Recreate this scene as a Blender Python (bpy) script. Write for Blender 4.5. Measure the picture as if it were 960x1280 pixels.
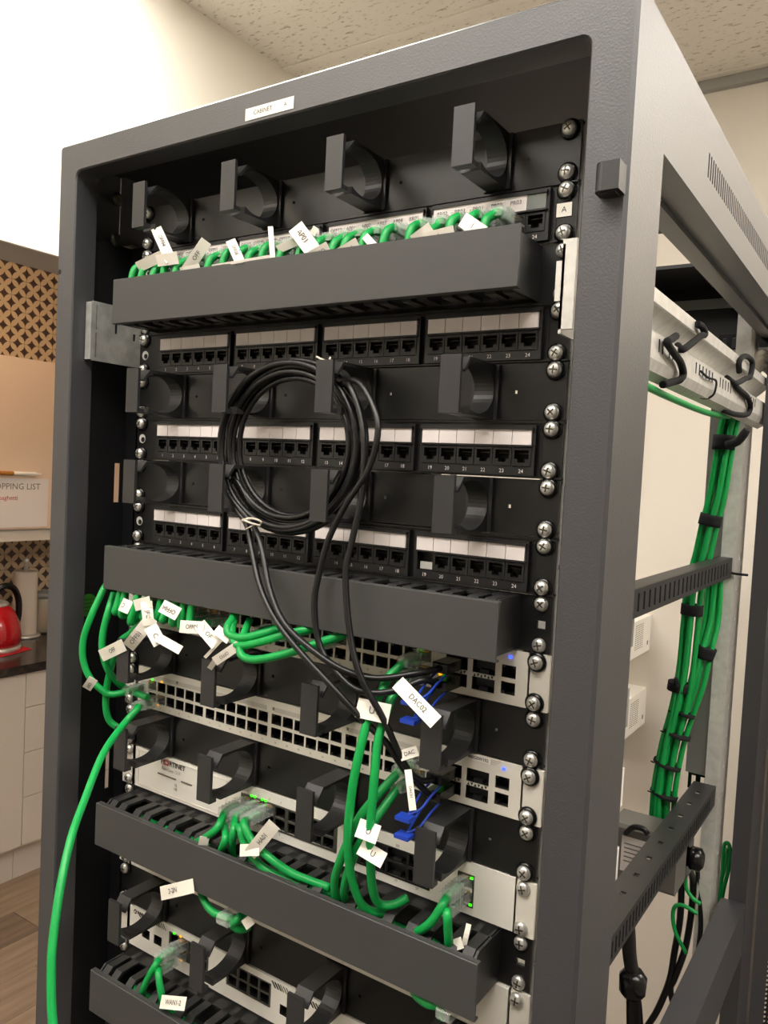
import bpy, bmesh, math, random
from mathutils import Vector, Matrix
random.seed(7)
for o in list(bpy.data.objects): bpy.data.objects.remove(o)
S = bpy.context.scene; COL = S.collection
# ------------------------------------------------------------ camera
cd = bpy.data.cameras.new('camera'); cam = bpy.data.objects.new('camera', cd); COL.objects.link(cam)
cd.sensor_fit = 'HORIZONTAL'; cd.sensor_width = 36; cd.lens = 37.5; cd.clip_start = .02
cam.matrix_world = Matrix(((0.832025, -0.069630, 0.550351, 0.464000), (0.552425, 0.013478, -0.833454, -0.577700), (0.050616, 0.997482, 0.049680, -0.267300), (0.000000, 0.000000, 0.000000, 1.000000)))
S.camera = cam
# ------------------------------------------------------------ world, exposure
w = bpy.data.worlds.new('world'); S.world = w; w.use_nodes = True
w.node_tree.nodes['Background'].inputs[0].default_value = (1, .95, .88, 1)
w.node_tree.nodes['Background'].inputs[1].default_value = .03
S.view_settings.view_transform = 'Standard'; S.view_settings.look = 'None'
S.view_settings.gamma = 1; S.view_settings.use_curve_mapping = False
S.view_settings.exposure = 0.0
LIGHT_W = 15.0          # emission of the ceiling panels
KITCHEN_W = 20.0        # emission of the kitchen downlight

# ------------------------------------------------------------ materials
def lin(c):
    if isinstance(c, str): c = tuple(int(c[i:i+2], 16)/255 for i in (0, 2, 4))
    return tuple((v/12.92 if v <= .04045 else ((v+.055)/1.055)**2.4) for v in c) + (1,)
MATS = {}
def mat(name, col, rough=.5, metal=0., bump=None, var=None, emit=0, spec=.5, alpha=1, trans=0, coat=0):
    m = bpy.data.materials.new(name); m.use_nodes = True; nt = m.node_tree; b = nt.nodes['Principled BSDF']
    b.inputs['Base Color'].default_value = lin(col); b.inputs['Roughness'].default_value = rough
    b.inputs['Metallic'].default_value = metal; b.inputs['Specular IOR Level'].default_value = spec
    b.inputs['Coat Weight'].default_value = coat; b.inputs['Coat Roughness'].default_value = .42 if name == 'powder' else .05
    if alpha < 1: b.inputs['Alpha'].default_value = alpha
    if trans: b.inputs['Transmission Weight'].default_value = trans
    if emit:
        b.inputs['Emission Color'].default_value = lin(col); b.inputs['Emission Strength'].default_value = emit
    if bump or var:
        tc = nt.nodes.new('ShaderNodeTexCoord')
    if bump:
        n = nt.nodes.new('ShaderNodeTexNoise'); n.inputs['Scale'].default_value = bump[0]; n.inputs['Detail'].default_value = 3
        bp = nt.nodes.new('ShaderNodeBump'); bp.inputs['Strength'].default_value = bump[1]; bp.inputs['Distance'].default_value = bump[2]
        nt.links.new(tc.outputs['Object'], n.inputs['Vector']); nt.links.new(n.outputs['Fac'], bp.inputs['Height'])
        nt.links.new(bp.outputs['Normal'], b.inputs['Normal'])
        if coat: nt.links.new(bp.outputs['Normal'], b.inputs['Coat Normal'])
    if var:   # (scale, second colour, lo, hi)
        n = nt.nodes.new('ShaderNodeTexNoise'); n.inputs['Scale'].default_value = var[0]; n.inputs['Detail'].default_value = 4
        r = nt.nodes.new('ShaderNodeValToRGB'); r.color_ramp.elements[0].position = var[2]; r.color_ramp.elements[1].position = var[3]
        r.color_ramp.elements[0].color = lin(col); r.color_ramp.elements[1].color = lin(var[1])
        nt.links.new(tc.outputs['Object'], n.inputs['Vector']); nt.links.new(n.outputs['Fac'], r.inputs['Fac'])
        nt.links.new(r.outputs['Color'], b.inputs['Base Color'])
    MATS[name] = m; return m
mat('powder', '3c3c40', .46, bump=(700, .4, .0005), coat=.7)
mat('side_panel', '17171a', .5, bump=(600, .3, .0004))
mat('plastic', '2c2c2d', .42, bump=(900, .1, .0002))
mat('cover', '424242', .5, bump=(800, .12, .0002))
mat('panel_black', '131314', .36, bump=(900, .1, .0002))
mat('gloss_black', '0f0f10', .24)
mat('hole', '050505', .7)
mat('jack', '19191b', .45)
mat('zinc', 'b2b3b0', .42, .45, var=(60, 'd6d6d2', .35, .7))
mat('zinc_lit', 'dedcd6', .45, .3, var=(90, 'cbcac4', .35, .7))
mat('chrome', 'e6e4de', .36, .75)
mat('screw_dark', '55524a', .4, .8)
mat('white', 'e8e3d8', .45)
mat('white_box', 'f3efe6', .5)
mat('label_white', 'f0e8e6', .55)
mat('tape', 'faf5ea', .5)
mat('ink', '23201f', .6)
mat('ink_grey', '7a756d', .6)
mat('ink_green', '24551a', .6)
mat('ink_red', 'd0202a', .6)
mat('print_pale', 'cfc9c0', .6)
mat('green', '0ca04a', .40, var=(40, '12aa52', .3, .7))
mat('black_cable', '121214', .36)
mat('blue', '1c3fb0', .4)
mat('usb_blue', '2a5fc0', .4)
mat('clear', 'e4ece6', .12, alpha=.28, spec=.9)
mat('gold', 'd9a441', .3, 1)
mat('led_green', '3dff1e', emit=1.6)
mat('led_amber', 'ffae1e', emit=1.2)
mat('led_blue', '2740ff', emit=5.0)
mat('cream', 'f1eadf', .75, bump=(160, .06, .001))
mat('cream_wall', 'f2ede0', .75, bump=(160, .06, .001))
mat('trim_white', 'f1ece2', .5)
mat('trim_grey', 'a9a9a6', .45)
mat('door_peach', 'ecd2bb', .4)
mat('door_white', 'ddd3c8', .4)
mat('counter', '2a2422', .18, var=(45, '4a3d36', .45, .75))
mat('kettle_red', 'c01420', .18, coat=.6)
mat('cloth_red', 'd0242c', .7)
mat('roll', 'e6d6c6', .85)
mat('jar_glass', 'd8d2c0', .15, alpha=.5)
mat('amber', 'b87a30', .5)
mat('sticker_green', '3d8a2a', .6)
mat('grey_box', '9c9c98', .5)
mat('port_metal', '6e6c66', .4, .7)
mat('floor_dark', '4a423c', .6, var=(6, '5a5048', .3, .7))
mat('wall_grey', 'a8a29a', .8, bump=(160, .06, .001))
mat('psu', '6b6964', .5)
mat('velcro', '141416', .9)
mat('rope_white', 'd8cfc0', .7)
mat('kraft', 'b98c63', .8)
mat('diffuser', 'fff8ee', emit=LIGHT_W)
mat('diffuser_kitchen', 'ffdcb4', emit=KITCHEN_W)
def ceiling_mat():
    m = mat('ceiling_tile', 'e8e0d0', .85); nt = m.node_tree; b = nt.nodes['Principled BSDF']
    tc = nt.nodes.new('ShaderNodeTexCoord'); mp = nt.nodes.new('ShaderNodeMapping'); mp.inputs['Scale'].default_value = (38, 95, 40)
    mp.inputs['Rotation'].default_value = (0, 0, .5)
    n = nt.nodes.new('ShaderNodeTexNoise'); n.inputs['Scale'].default_value = 1; n.inputs['Detail'].default_value = 4; n.inputs['Roughness'].default_value = .65
    r = nt.nodes.new('ShaderNodeValToRGB'); r.color_ramp.elements[0].position = .33; r.color_ramp.elements[1].position = .43
    r.color_ramp.elements[0].color = lin('b3aa9b'); r.color_ramp.elements[1].color = lin('f1ece2')
    nt.links.new(tc.outputs['Object'], mp.inputs['Vector']); nt.links.new(mp.outputs['Vector'], n.inputs['Vector'])
    nt.links.new(n.outputs['Fac'], r.inputs['Fac']); nt.links.new(r.outputs['Color'], b.inputs['Base Color'])
ceiling_mat()
def petal_mat():
    """printed wall tile: four pointed petals on dark brown, drawn in tile coordinates (0..1 generated)"""
    m = mat('petal_tile', '4a3a36', .35); nt = m.node_tree; N = nt.nodes; L = nt.links; b = N['Principled BSDF']
    tc = N.new('ShaderNodeTexCoord'); sp = N.new('ShaderNodeSeparateXYZ'); L.new(tc.outputs['Generated'], sp.inputs[0])
    def dist(cy, cz):
        v = N.new('ShaderNodeCombineXYZ'); L.new(sp.outputs['Y'], v.inputs[1]); L.new(sp.outputs['Z'], v.inputs[2])
        d = N.new('ShaderNodeVectorMath'); d.operation = 'DISTANCE'; L.new(v.outputs[0], d.inputs[0]); d.inputs[1].default_value = (0, cy, cz)
        lt = N.new('ShaderNodeMath'); lt.operation = 'LESS_THAN'; L.new(d.outputs['Value'], lt.inputs[0]); lt.inputs[1].default_value = .525
        return lt.outputs[0]
    c = [dist(.5, 0), dist(1, .5), dist(.5, 1), dist(0, .5)]
    tot = None
    for i in range(4):
        mu = N.new('ShaderNodeMath'); mu.operation = 'MULTIPLY'; L.new(c[i], mu.inputs[0]); L.new(c[(i+1) % 4], mu.inputs[1])
        if tot is None: tot = mu.outputs[0]
        else:
            ad = N.new('ShaderNodeMath'); ad.operation = 'MAXIMUM'; L.new(tot, ad.inputs[0]); L.new(mu.outputs[0], ad.inputs[1]); tot = ad.outputs[0]
    mx = N.new('ShaderNodeMix'); mx.data_type = 'RGBA'; L.new(tot, mx.inputs['Factor'])
    mx.inputs['A'].default_value = lin('5a4540'); mx.inputs['B'].default_value = lin('e3c9a6'); L.new(mx.outputs['Result'], b.inputs['Base Color'])
petal_mat()
def wood_mat(name, c1, c2):
    m = mat(name, c1, .45); nt = m.node_tree; N = nt.nodes; L = nt.links; b = N['Principled BSDF']
    tc = N.new('ShaderNodeTexCoord'); mp = N.new('ShaderNodeMapping'); mp.inputs['Scale'].default_value = (22, 2.2, 8)
    n = N.new('ShaderNodeTexNoise'); n.inputs['Scale'].default_value = 1.5; n.inputs['Detail'].default_value = 6
    r = N.new('ShaderNodeValToRGB'); r.color_ramp.elements[0].position = .3; r.color_ramp.elements[1].position = .75
    r.color_ramp.elements[0].color = lin(c1); r.color_ramp.elements[1].color = lin(c2)
    L.new(tc.outputs['Object'], mp.inputs['Vector']); L.new(mp.outputs['Vector'], n.inputs['Vector']); L.new(n.outputs['Fac'], r.inputs['Fac']); L.new(r.outputs['Color'], b.inputs['Base Color'])
wood_mat('wood_a', '7d6857', '9d8772'); wood_mat('wood_b', '6c5a4c', '8e7a67'); wood_mat('wood_c', '8a7563', 'a9937d')

# ------------------------------------------------------------ mesh helpers
class MB:
    def __init__(s): s.v = []; s.f = []; s.m = []; s.sm = []
    def add(s, vs, fs, mi=0, smooth=False):
        k = len(s.v); s.v += [tuple(v) for v in vs]
        for f in fs: s.f.append([i+k for i in f]); s.m.append(mi); s.sm.append(smooth)
    def box(s, x0, x1, y0, y1, z0, z1, mi=0):
        s.add([(x0,y0,z0),(x1,y0,z0),(x1,y1,z0),(x0,y1,z0),(x0,y0,z1),(x1,y0,z1),(x1,y1,z1),(x0,y1,z1)],
              [(0,3,2,1),(4,5,6,7),(0,1,5,4),(1,2,6,5),(2,3,7,6),(3,0,4,7)], mi); return s
    def bbox(s, x0, x1, y0, y1, z0, z1, c, mi=0):
        """box with the four edges along x and the front corners bevelled"""
        a = [(y0+c, z0), (y1-c, z0), (y1, z0+c), (y1, z1-c), (y1-c, z1), (y0+c, z1), (y0, z1-c), (y0, z0+c)]
        n = 8; vs = [(x0, p[0], p[1]) for p in a]+[(x1, p[0], p[1]) for p in a]
        s.add(vs, [tuple(range(n-1, -1, -1)), tuple(range(n, 2*n))]+[(i, (i+1) % n, n+(i+1) % n, n+i) for i in range(n)], mi)
        return s
    def prism(s, poly, x0, x1, mi=0, smooth=False):
        """polygon in (y,z) extruded along x"""
        n = len(poly); vs = [(x0, p[0], p[1]) for p in poly]+[(x1, p[0], p[1]) for p in poly]
        s.add(vs, [tuple(range(n)), tuple(range(2*n-1, n-1, -1))], mi)
        s.add(vs, [(i, n+i, n+(i+1) % n, (i+1) % n) for i in range(n)], mi, smooth); return s
    def prism_y(s, poly, y0, y1, mi=0):
        """polygon in (x,z) extruded along y"""
        n = len(poly); vs = [(p[0], y0, p[1]) for p in poly]+[(p[0], y1, p[1]) for p in poly]
        s.add(vs, [tuple(range(n-1, -1, -1)), tuple(range(n, 2*n))]+[(i, (i+1) % n, n+(i+1) % n, n+i) for i in range(n)], mi); return s
    def band(s, outer, inner, x0, x1, mi=0):
        """ribbon between two matched (y,z) polylines, extruded along x"""
        n = len(outer); vs = [(x, p[0], p[1]) for x in (x0, x1) for p in outer]+[(x, p[0], p[1]) for x in (x0, x1) for p in inner]
        o0, o1, i0, i1 = 0, n, 2*n, 3*n
        for k in range(n-1):
            s.add([vs[j] for j in (o0+k, o0+k+1, o1+k+1, o1+k)], [(0, 1, 2, 3)], mi)
            s.add([vs[j] for j in (i0+k, i1+k, i1+k+1, i0+k+1)], [(0, 1, 2, 3)], mi, False)
            s.add([vs[j] for j in (o0+k, i0+k, i0+k+1, o0+k+1)], [(0, 1, 2, 3)], mi)
            s.add([vs[j] for j in (o1+k, o1+k+1, i1+k+1, i1+k)], [(0, 1, 2, 3)], mi)
        for k in (0, n-1): s.add([vs[j] for j in (o0+k, o1+k, i1+k, i0+k)], [(0, 1, 2, 3)], mi)
        return s
    def plate(s, u0, u1, v0, v1, holes, fn, t, mi=0):
        """rectangular plate in (u,v) with rectangular holes; fn(u,v,d) gives the point at depth d (0..t)"""
        us = sorted({round(x, 6) for x in [u0, u1]+[h[0] for h in holes]+[h[1] for h in holes] if u0-1e-7 <= x <= u1+1e-7})
        vv = sorted({round(x, 6) for x in [v0, v1]+[h[2] for h in holes]+[h[3] for h in holes] if v0-1e-7 <= x <= v1+1e-7})
        def solid(i, j):
            if i < 0 or j < 0 or i >= len(us)-1 or j >= len(vv)-1: return False
            cu = (us[i]+us[i+1])/2; cv = (vv[j]+vv[j+1])/2
            return not any(h[0] < cu < h[1] and h[2] < cv < h[3] for h in holes)
        for i in range(len(us)-1):
            j = 0
            while j < len(vv)-1:
                if not solid(i, j): j += 1; continue
                a, b, c, d = us[i], us[i+1], vv[j], vv[j+1]
                s.add([fn(a,c,0), fn(b,c,0), fn(b,d,0), fn(a,d,0), fn(a,c,t), fn(b,c,t), fn(b,d,t), fn(a,d,t)], [(0,1,2,3), (7,6,5,4)], mi)
                P = lambda u, v, e: fn(u, v, e)
                for (di, dj, q) in ((-1,0,((a,c),(a,d))), (1,0,((b,d),(b,c))), (0,-1,((b,c),(a,c))), (0,1,((a,d),(b,d)))):
                    if not solid(i+di, j+dj):
                        (p, r) = q; s.add([fn(*p,0), fn(*r,0), fn(*r,t), fn(*p,t)], [(0,1,2,3)], mi)
                j += 1
        return s
    def tube(s, pts, r, n=8, mi=0, cap=True, sub=5, closed=False):
        P = spline(pts, sub) if sub > 1 else [Vector(p) for p in pts]
        up = None; rings = []
        for i, p in enumerate(P):
            t = (P[min(i+1, len(P)-1)]-P[max(i-1, 0)]).normalized()
            if up is None:
                up = t.orthogonal().normalized()
            up = (up-t*up.dot(t)).normalized(); sd = t.cross(up)
            rr = r[i*(len(r)-1)//max(1, len(P)-1)] if isinstance(r, (list, tuple)) else r
            rings.append([p+(up*math.cos(a)+sd*math.sin(a))*rr for a in [2*math.pi*k/n for k in range(n)]])
        vs = [v for q in rings for v in q]
        fs = [(i*n+k, i*n+(k+1) % n, (i+1)*n+(k+1) % n, (i+1)*n+k) for i in range(len(P)-1) for k in range(n)]
        s.add(vs, fs, mi, True)
        if cap:
            s.add(rings[0], [tuple(range(n-1, -1, -1))], mi); s.add(rings[-1], [tuple(range(n))], mi)
        return s
    def lathe(s, prof, n, axis='y', o=(0,0,0), mi=0, smooth=True):
        """profile (radius, height) turned round an axis"""
        vs = []
        for (r, h) in prof:
            for k in range(n):
                a = 2*math.pi*k/n; c, d = r*math.cos(a), r*math.sin(a)
                vs.append({'y': (o[0]+c, o[1]+h, o[2]+d), 'z': (o[0]+c, o[1]+d, o[2]+h), 'x': (o[0]+h, o[1]+c, o[2]+d)}[axis])
        s.add(vs, [(i*n+k, i*n+(k+1) % n, (i+1)*n+(k+1) % n, (i+1)*n+k) for i in range(len(prof)-1) for k in range(n)], mi, smooth)
        s.add(vs[:n], [tuple(range(n))], mi); s.add(vs[-n:], [tuple(range(n-1, -1, -1))], mi); return s
    def mesh(s, name, mats):
        if isinstance(mats, str): mats = [mats]
        me = bpy.data.meshes.new(name); me.from_pydata(s.v, [], s.f)
        for m in mats: me.materials.append(MATS[m])
        me.polygons.foreach_set('material_index', s.m); me.polygons.foreach_set('use_smooth', s.sm)
        bm = bmesh.new(); bm.from_mesh(me); bmesh.ops.remove_doubles(bm, verts=bm.verts, dist=1e-6); bmesh.ops.recalc_face_normals(bm, faces=bm.faces)
        bm.to_mesh(me); bm.free(); me.update(); return me
def spline(pts, sub):
    P = [Vector(p) for p in pts]; out = []
    for i in range(len(P)-1):
        a = P[i-1] if i > 0 else P[i]*2-P[i+1]; b = P[i]; c = P[i+1]; d = P[i+2] if i+2 < len(P) else P[i+1]*2-P[i]
        for k in range(sub):
            t = k/sub; out.append(.5*((2*b)+(c-a)*t+(2*a-5*b+4*c-d)*t*t+(3*b-a-3*c+d)*t*t*t))
    out.append(P[-1]); return out
def root(name, label, cat, loc=(0,0,0), group=None, kind=None, rot=None):
    o = bpy.data.objects.new(name, None); COL.objects.link(o); o.location = loc; o.empty_display_size = .02
    if rot: o.rotation_euler = rot
    if label: o['label'] = label
    if cat: o['category'] = cat
    if group: o['group'] = group
    if kind: o['kind'] = kind
    return o
def part(name, me, parent, loc=(0,0,0), label=None, rot=None):
    """a mesh in the parent's own coordinates"""
    o = bpy.data.objects.new(name, me); COL.objects.link(o); o.parent = parent; o.location = loc
    if rot: o.rotation_euler = rot
    if label: o['label'] = label
    return o
def off(p):
    v = Vector((0,0,0))
    while p is not None: v += p.location; p = p.parent
    return v
def wpart(name, me, parent, label=None, loc=(0,0,0)):
    """a mesh authored in world coordinates"""
    return part(name, me, parent, tuple(Vector(loc)-off(parent)), label)
def single(name, me, label=None, cat=None, group=None, kind=None, loc=(0,0,0)):
    o = bpy.data.objects.new(name, me); COL.objects.link(o); o.location = loc
    if label: o['label'] = label
    if cat: o['category'] = cat
    if group: o['group'] = group
    if kind: o['kind'] = kind
    return o
TXT = {}
def text_mesh(s, size, m, align='CENTER', bold=0.):
    k = (s, size, m, align)
    if k in TXT: return TXT[k]
    cu = bpy.data.curves.new('lettering', 'FONT'); cu.body = s; cu.size = size; cu.align_x = align; cu.align_y = 'CENTER'; cu.resolution_u = 2; cu.offset = bold*size
    o = bpy.data.objects.new('lettering', cu); COL.objects.link(o)
    bpy.context.view_layer.update()
    me = bpy.data.meshes.new_from_object(o.evaluated_get(bpy.context.evaluated_depsgraph_get()))
    me.name = 'lettering'; me.materials.clear(); me.materials.append(MATS[m])
    bpy.data.objects.remove(o); bpy.data.curves.remove(cu); TXT[k] = me; return me
def text(s, size, loc, parent, m='ink', name='lettering', align='CENTER', rot=(math.pi/2, 0, 0), bold=0.):
    return part(name, text_mesh(s, size, m, align, bold), parent, tuple(Vector(loc)-off(parent)), None, rot)

# ============================================================ ROOM
FZ, CZ = -2.0, .9
XL, XR, YB, YF = -1.17, 2.5, 1.879, -2.7        # server room
KX = -3.05                                      # kitchen wall
def box_me(name, m, *b): return MB().box(*b).mesh(name, m)
fl = single('floor', box_me('floor', 'floor_dark', KX-.2, XR+.2, YF-.2, YB+.7, FZ-.06, FZ-.004), kind='structure')
pl = [MB().box(0, .176, 0, L, -.004, 0).mesh('plank', 'wood_'+c) for c, L in (('a', 1.19), ('b', 1.19), ('c', 1.19))]
for i in range(8):
    for j in range(3):
        part('plank', pl[(i*2+j*5+i*j) % 3], fl, (-2.62+i*.178, -.5+((i*.43) % 1.0)+j*1.193-.4, FZ))
ce = single('ceiling', box_me('ceiling', 'trim_white', KX-.2, XR+.2, YF-.2, YB+.7, CZ+.014, CZ+.08), kind='structure')
tile = MB().box(.013, 1.187, .013, .587, .002, .010).mesh('ceiling_tile', 'ceiling_tile')
LIGHTS = {(0, 1): 'near the kitchen opening', (0, -2): 'in front of the left wall', (1, -1): 'above the front of the rack', (2, 0): 'to the right of the rack, added to lighten its side', (2, 3): 'at the back on the right, added to brighten the back wall'}  # last two panels are added out of view to lighten rack side and back wall
xs = [-1.5+1.2*i for i in range(-1, 4)]; ys = [.043+.6*(j-1) for j in range(-4, 5)]
tx = {}
for i, x in enumerate(xs):
    for j in range(-5, 5):
        y = .043+.6*(j-1)
        if (i-1, j) in LIGHTS and x > -1.6: continue
        part('ceiling_tile', tile, ce, (x, y, CZ))
for j in range(-5, 6): part('grid_bar', MB().box(XL-1.7, XR, .043+.6*(j-1)-.012, .043+.6*(j-1)+.012, CZ-.002, CZ+.012).mesh('grid_bar', 'trim_white'), ce)
for x in xs: part('grid_bar', MB().box(x-.012, x+.012, YF, YB, CZ-.0015, CZ+.012).mesh('grid_bar', 'trim_white'), ce)
for (i, j), wh in LIGHTS.items():
    x, y = -1.5+1.2*i, .043+.6*(j-1)
    L = root('ceiling_light', 'flat rectangular ceiling light panel '+wh, 'light', (x, y, CZ), 'ceiling light panels')
    part('frame', MB().plate(.0, 1.2, 0, .6, [(.03, 1.17, .03, .57)], lambda u, v, d: (u, v, d-.004), .014).mesh('frame', 'trim_white'), L)
    part('diffuser', box_me('diffuser', 'diffuser', .03, 1.17, .03, .57, 0, .006), L)
# walls
HB = .184
wl = single('wall_left', MB().box(XL-.16, XL, YF, -.7, FZ, CZ+.014).box(XL-.16, XL, 1.9, YB+.1, FZ, CZ+.014).box(XL-.16, XL, -.7, 1.9, HB, CZ+.014).mesh('wall_left', 'cream_wall'), kind='structure')
single('trim_1', MB().box(XL-.158, XL-.004, -.69, 1.89, HB-.006, HB+.001).mesh('trim_1', 'trim_grey'), kind='structure')
single('trim_2', MB().box(XL-.004, XL+.006, -.71, 1.91, HB-.007, HB+.05).mesh('trim_2', 'trim_white'), kind='structure')
single('wall_back', box_me('wall_back', 'cream', XL-.16, XR+.1, YB, YB+.1, FZ, CZ+.014), kind='structure')
single('trim_3', MB().box(XL, XR, YB-.022, YB, CZ-.03, CZ+.002).mesh('trim_3', 'trim_grey'), kind='structure')
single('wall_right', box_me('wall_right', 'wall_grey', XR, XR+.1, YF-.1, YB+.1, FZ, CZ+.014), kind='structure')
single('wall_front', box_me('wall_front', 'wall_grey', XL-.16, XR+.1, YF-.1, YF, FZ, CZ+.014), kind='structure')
0 and single('baseboard_back', box_me('baseboard_back', 'trim_white', XL, XR, YB-.012, YB, FZ, FZ+.09), kind='structure')
# kitchen shell
single('wall_kitchen_front', box_me('wall_kitchen_front', 'cream', KX-.1, XL-.16, -1.0, -.9, FZ, CZ+.014), kind='structure')
single('wall_kitchen_back', box_me('wall_kitchen_back', 'cream', KX-.1, XL-.16, 2.6, 2.7, FZ, CZ+.014), kind='structure')
wk = single('wall_kitchen', box_me('wall_kitchen', 'cream', KX-.1, KX-.008, -1.0, 2.7, FZ, CZ+.014), kind='structure')
T = .0720
for zlo, n in ((.10, 8), (-1.1, 8)):
    for r in range(n):
        for c in range(14):
            if 'TILE' not in MATS:
                MATS['TILE'] = MB().box(0, .008, .0008, T-.0008, .0008, T-.0008).mesh('wall_tile', 'petal_tile')
            part('wall_tile', MATS['TILE'], wk, (KX-.008, 1.12+c*T, zlo+r*T))
kl = root('ceiling_light', 'round flush ceiling lamp in the kitchen', 'light', (-2.1, 1.0, CZ))
part('rim', MB().lathe([(.24, 0), (.24, -.03), (.22, -.04)], 32, 'z').mesh('rim', 'trim_white'), kl)
part('diffuser', MB().lathe([(.215, -.03), (.2, -.055), (.12, -.07), (.001, -.072)], 32, 'z').mesh('diffuser', 'diffuser_kitchen'), kl)

# ------------------------------------------------------------ kitchen furniture
def handleless_door(name, parent, y0, y1, z0, z1, x, m, label=None):
    b = MB(); b.box(x-.018, x, y0+.0015, y1-.0015, z0+.0015, z1-.0015)
    return wpart(name, b.mesh(name, m), parent, label)
CF = -2.435
def base_unit(label, y0, y1, drawers):
    t = root('base_cabinet', label, 'cabinet', (CF, y0, FZ), 'kitchen base cabinets')
    wpart('body', box_me('body', 'door_white', KX, CF-.018, y0+.001, y1-.001, FZ+.14, -1.135), t)
    wpart('plinth', box_me('plinth', 'door_white', KX+.05, CF-.055, y0+.001, y1-.001, FZ, FZ+.14), t)
    if drawers:
        for z1, z0 in ((-1.135, -1.28), (-1.28, -1.464), (-1.464, -1.648), (-1.648, FZ+.155)): handleless_door('drawer_front', t, y0, y1, z0, z1, CF, 'door_white')
    else: handleless_door('door', t, y0, y1, FZ+.155, -1.135, CF, 'door_white')
base_unit('off-white kitchen base cabinet with one wide door', .75, 1.285, False)
base_unit('off-white kitchen drawer unit with four stacked drawer fronts', 1.285, 1.75, True)
base_unit('off-white kitchen base cabinet behind the drawer unit', 1.75, 2.35, False)
base_unit('off-white kitchen base cabinet nearest the room opening', .15, .75, False)
single('kitchen_worktop', MB().bbox(.15, 2.36, CF-.02-.0, -CF*0+KX*0+0, 0, .035, .004).mesh('x', 'counter') if 0 else MB().box(KX-.0, CF+.018, .15, 2.36, -1.135, -1.1).mesh('kitchen_worktop', 'counter'), 'dark brown speckled stone kitchen worktop', 'worktop')
def wall_unit(label, y0, y1, gap=False):
    t = root('wall_cabinet', label, 'cabinet', (-2.67, y0, -.62), 'kitchen wall cabinets')
    wpart('body', box_me('body', 'door_white', KX, -2.668, y0+.001, y1-.001, -.60, .125), t)
    handleless_door('door', t, y0, y1, -.585, .13, -2.65, 'door_peach')
    wpart('light_rail', box_me('light_rail', 'door_white', -2.69, -2.66, y0, y1, -.635, -.592), t)
wall_unit('peach kitchen wall cabinet with a shopping list on its door', .95, 1.6)
wall_unit('peach kitchen wall cabinet hidden behind the rack post', 1.6, 2.2)
t = root('shopping_list', 'white shopping list sheet with red writing on the peach cabinet door', 'paper', (-2.649, 1.1, -.56))
wpart('sheet', box_me('sheet', 'label_white', -2.6495, -2.647, 1.08, 1.50, -.575, -.37), t)
RX = (math.pi/2, 0, math.pi/2)
text('SHOPPING LIST', .036, (-2.6462, 1.462, -.405), t, 'ink_grey', align='RIGHT', rot=RX)
text('spaghetti', .026, (-2.6462, 1.36, -.452), t, 'ink_red', align='RIGHT', rot=RX)
t = root('marker_pen', 'white marker pen with brown cap stuck above the shopping list', 'pen', (-2.64, 1.29, -.35))
wpart('barrel', MB().lathe([(.004, 0), (.0085, .004), (.0085, .10), (.004, .115), (.002, .13)], 12, 'y', (-2.640, 1.33, -.35)).mesh('barrel', 'white_box'), t)
wpart('cap', MB().lathe([(.007, 0), (.009, .003), (.009, .055), (.0075, .058)], 12, 'y', (-2.640, 1.275, -.35)).mesh('cap', 'amber'), t)
t = root('paper_towel_holder', 'upright chrome holder with a white paper towel roll on the worktop', 'towel holder', (-2.88, 1.555, -1.1))
part('base', MB().lathe([(.07, 0), (.07, .008), (.066, .012), (.01, .013)], 28, 'z').mesh('base', 'chrome'), t)
part('rod', MB().lathe([(.009, .012), (.009, .335), (.013, .34), (.013, .355), (.005, .365)], 14, 'z').mesh('rod', 'chrome'), t)
part('paper_roll', MB().lathe([(.02, .015), (.051, .015), (.052, .02), (.052, .295), (.05, .3), (.02, .3)], 32, 'z').mesh('paper_roll', 'roll'), t)
t = root('glass_jar', 'glass jar of amber food beside the paper towel', 'jar', (-2.92, 1.675, -1.1))
part('glass', MB().lathe([(.05, 0), (.062, .008), (.064, .13), (.05, .155), (.05, .165)], 28, 'z').mesh('glass', 'jar_glass'), t)
part('food', MB().lathe([(.03, .006), (.056, .01), (.058, .12), (.03, .132)], 24, 'z').mesh('food', 'amber'), t)
part('lid', MB().lathe([(.053, .165), (.053, .185), (.049, .188), (.012, .19), (.012, .2), (.004, .203)], 28, 'z').mesh('lid', 'grey_box'), t)
t = root('kettle', 'glossy red dome kettle with black handle and chrome base', 'kettle', (-2.72, 1.31, -1.097))
part('body', MB().lathe([(.10, .022), (.108, .03), (.112, .06), (.105, .11), (.085, .16), (.06, .19)], 36, 'z').mesh('body', 'kettle_red'), t)
part('base', MB().lathe([(.105, 0), (.11, .004), (.11, .02), (.10, .023)], 36, 'z').mesh('base', 'chrome'), t)
lid = part('lid', MB().lathe([(.061, .188), (.058, .2), (.03, .212), (.012, .215)], 28, 'z').mesh('lid', 'chrome'), t)
part('knob', MB().lathe([(.008, .214), (.016, .222), (.014, .234), (.004, .238)], 16, 'z').mesh('knob', 'gloss_black'), lid)
part('handle', MB().tube([(0, -.03, .19), (.01, .02, .262), (.01, .075, .26), (.0, .11, .21), (0, .115, .15), (0, .108, .1)], .0135, 10).mesh('handle', 'gloss_black'), t)
part('spout', MB().tube([(0, -.09, .10), (0, -.13, .14), (0, -.15, .175)], [.024, .02, .014], 12).mesh('spout', 'kettle_red'), t)
b = MB()
cl = [(-2.7535, 1.2931, -1.0985), (-2.7537, 1.4261, -1.0985), (-2.6362, 1.4379, -1.0985), (-2.6115, 1.3565, -1.0985), (-2.5779, 1.1922, -1.0985)]
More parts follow.
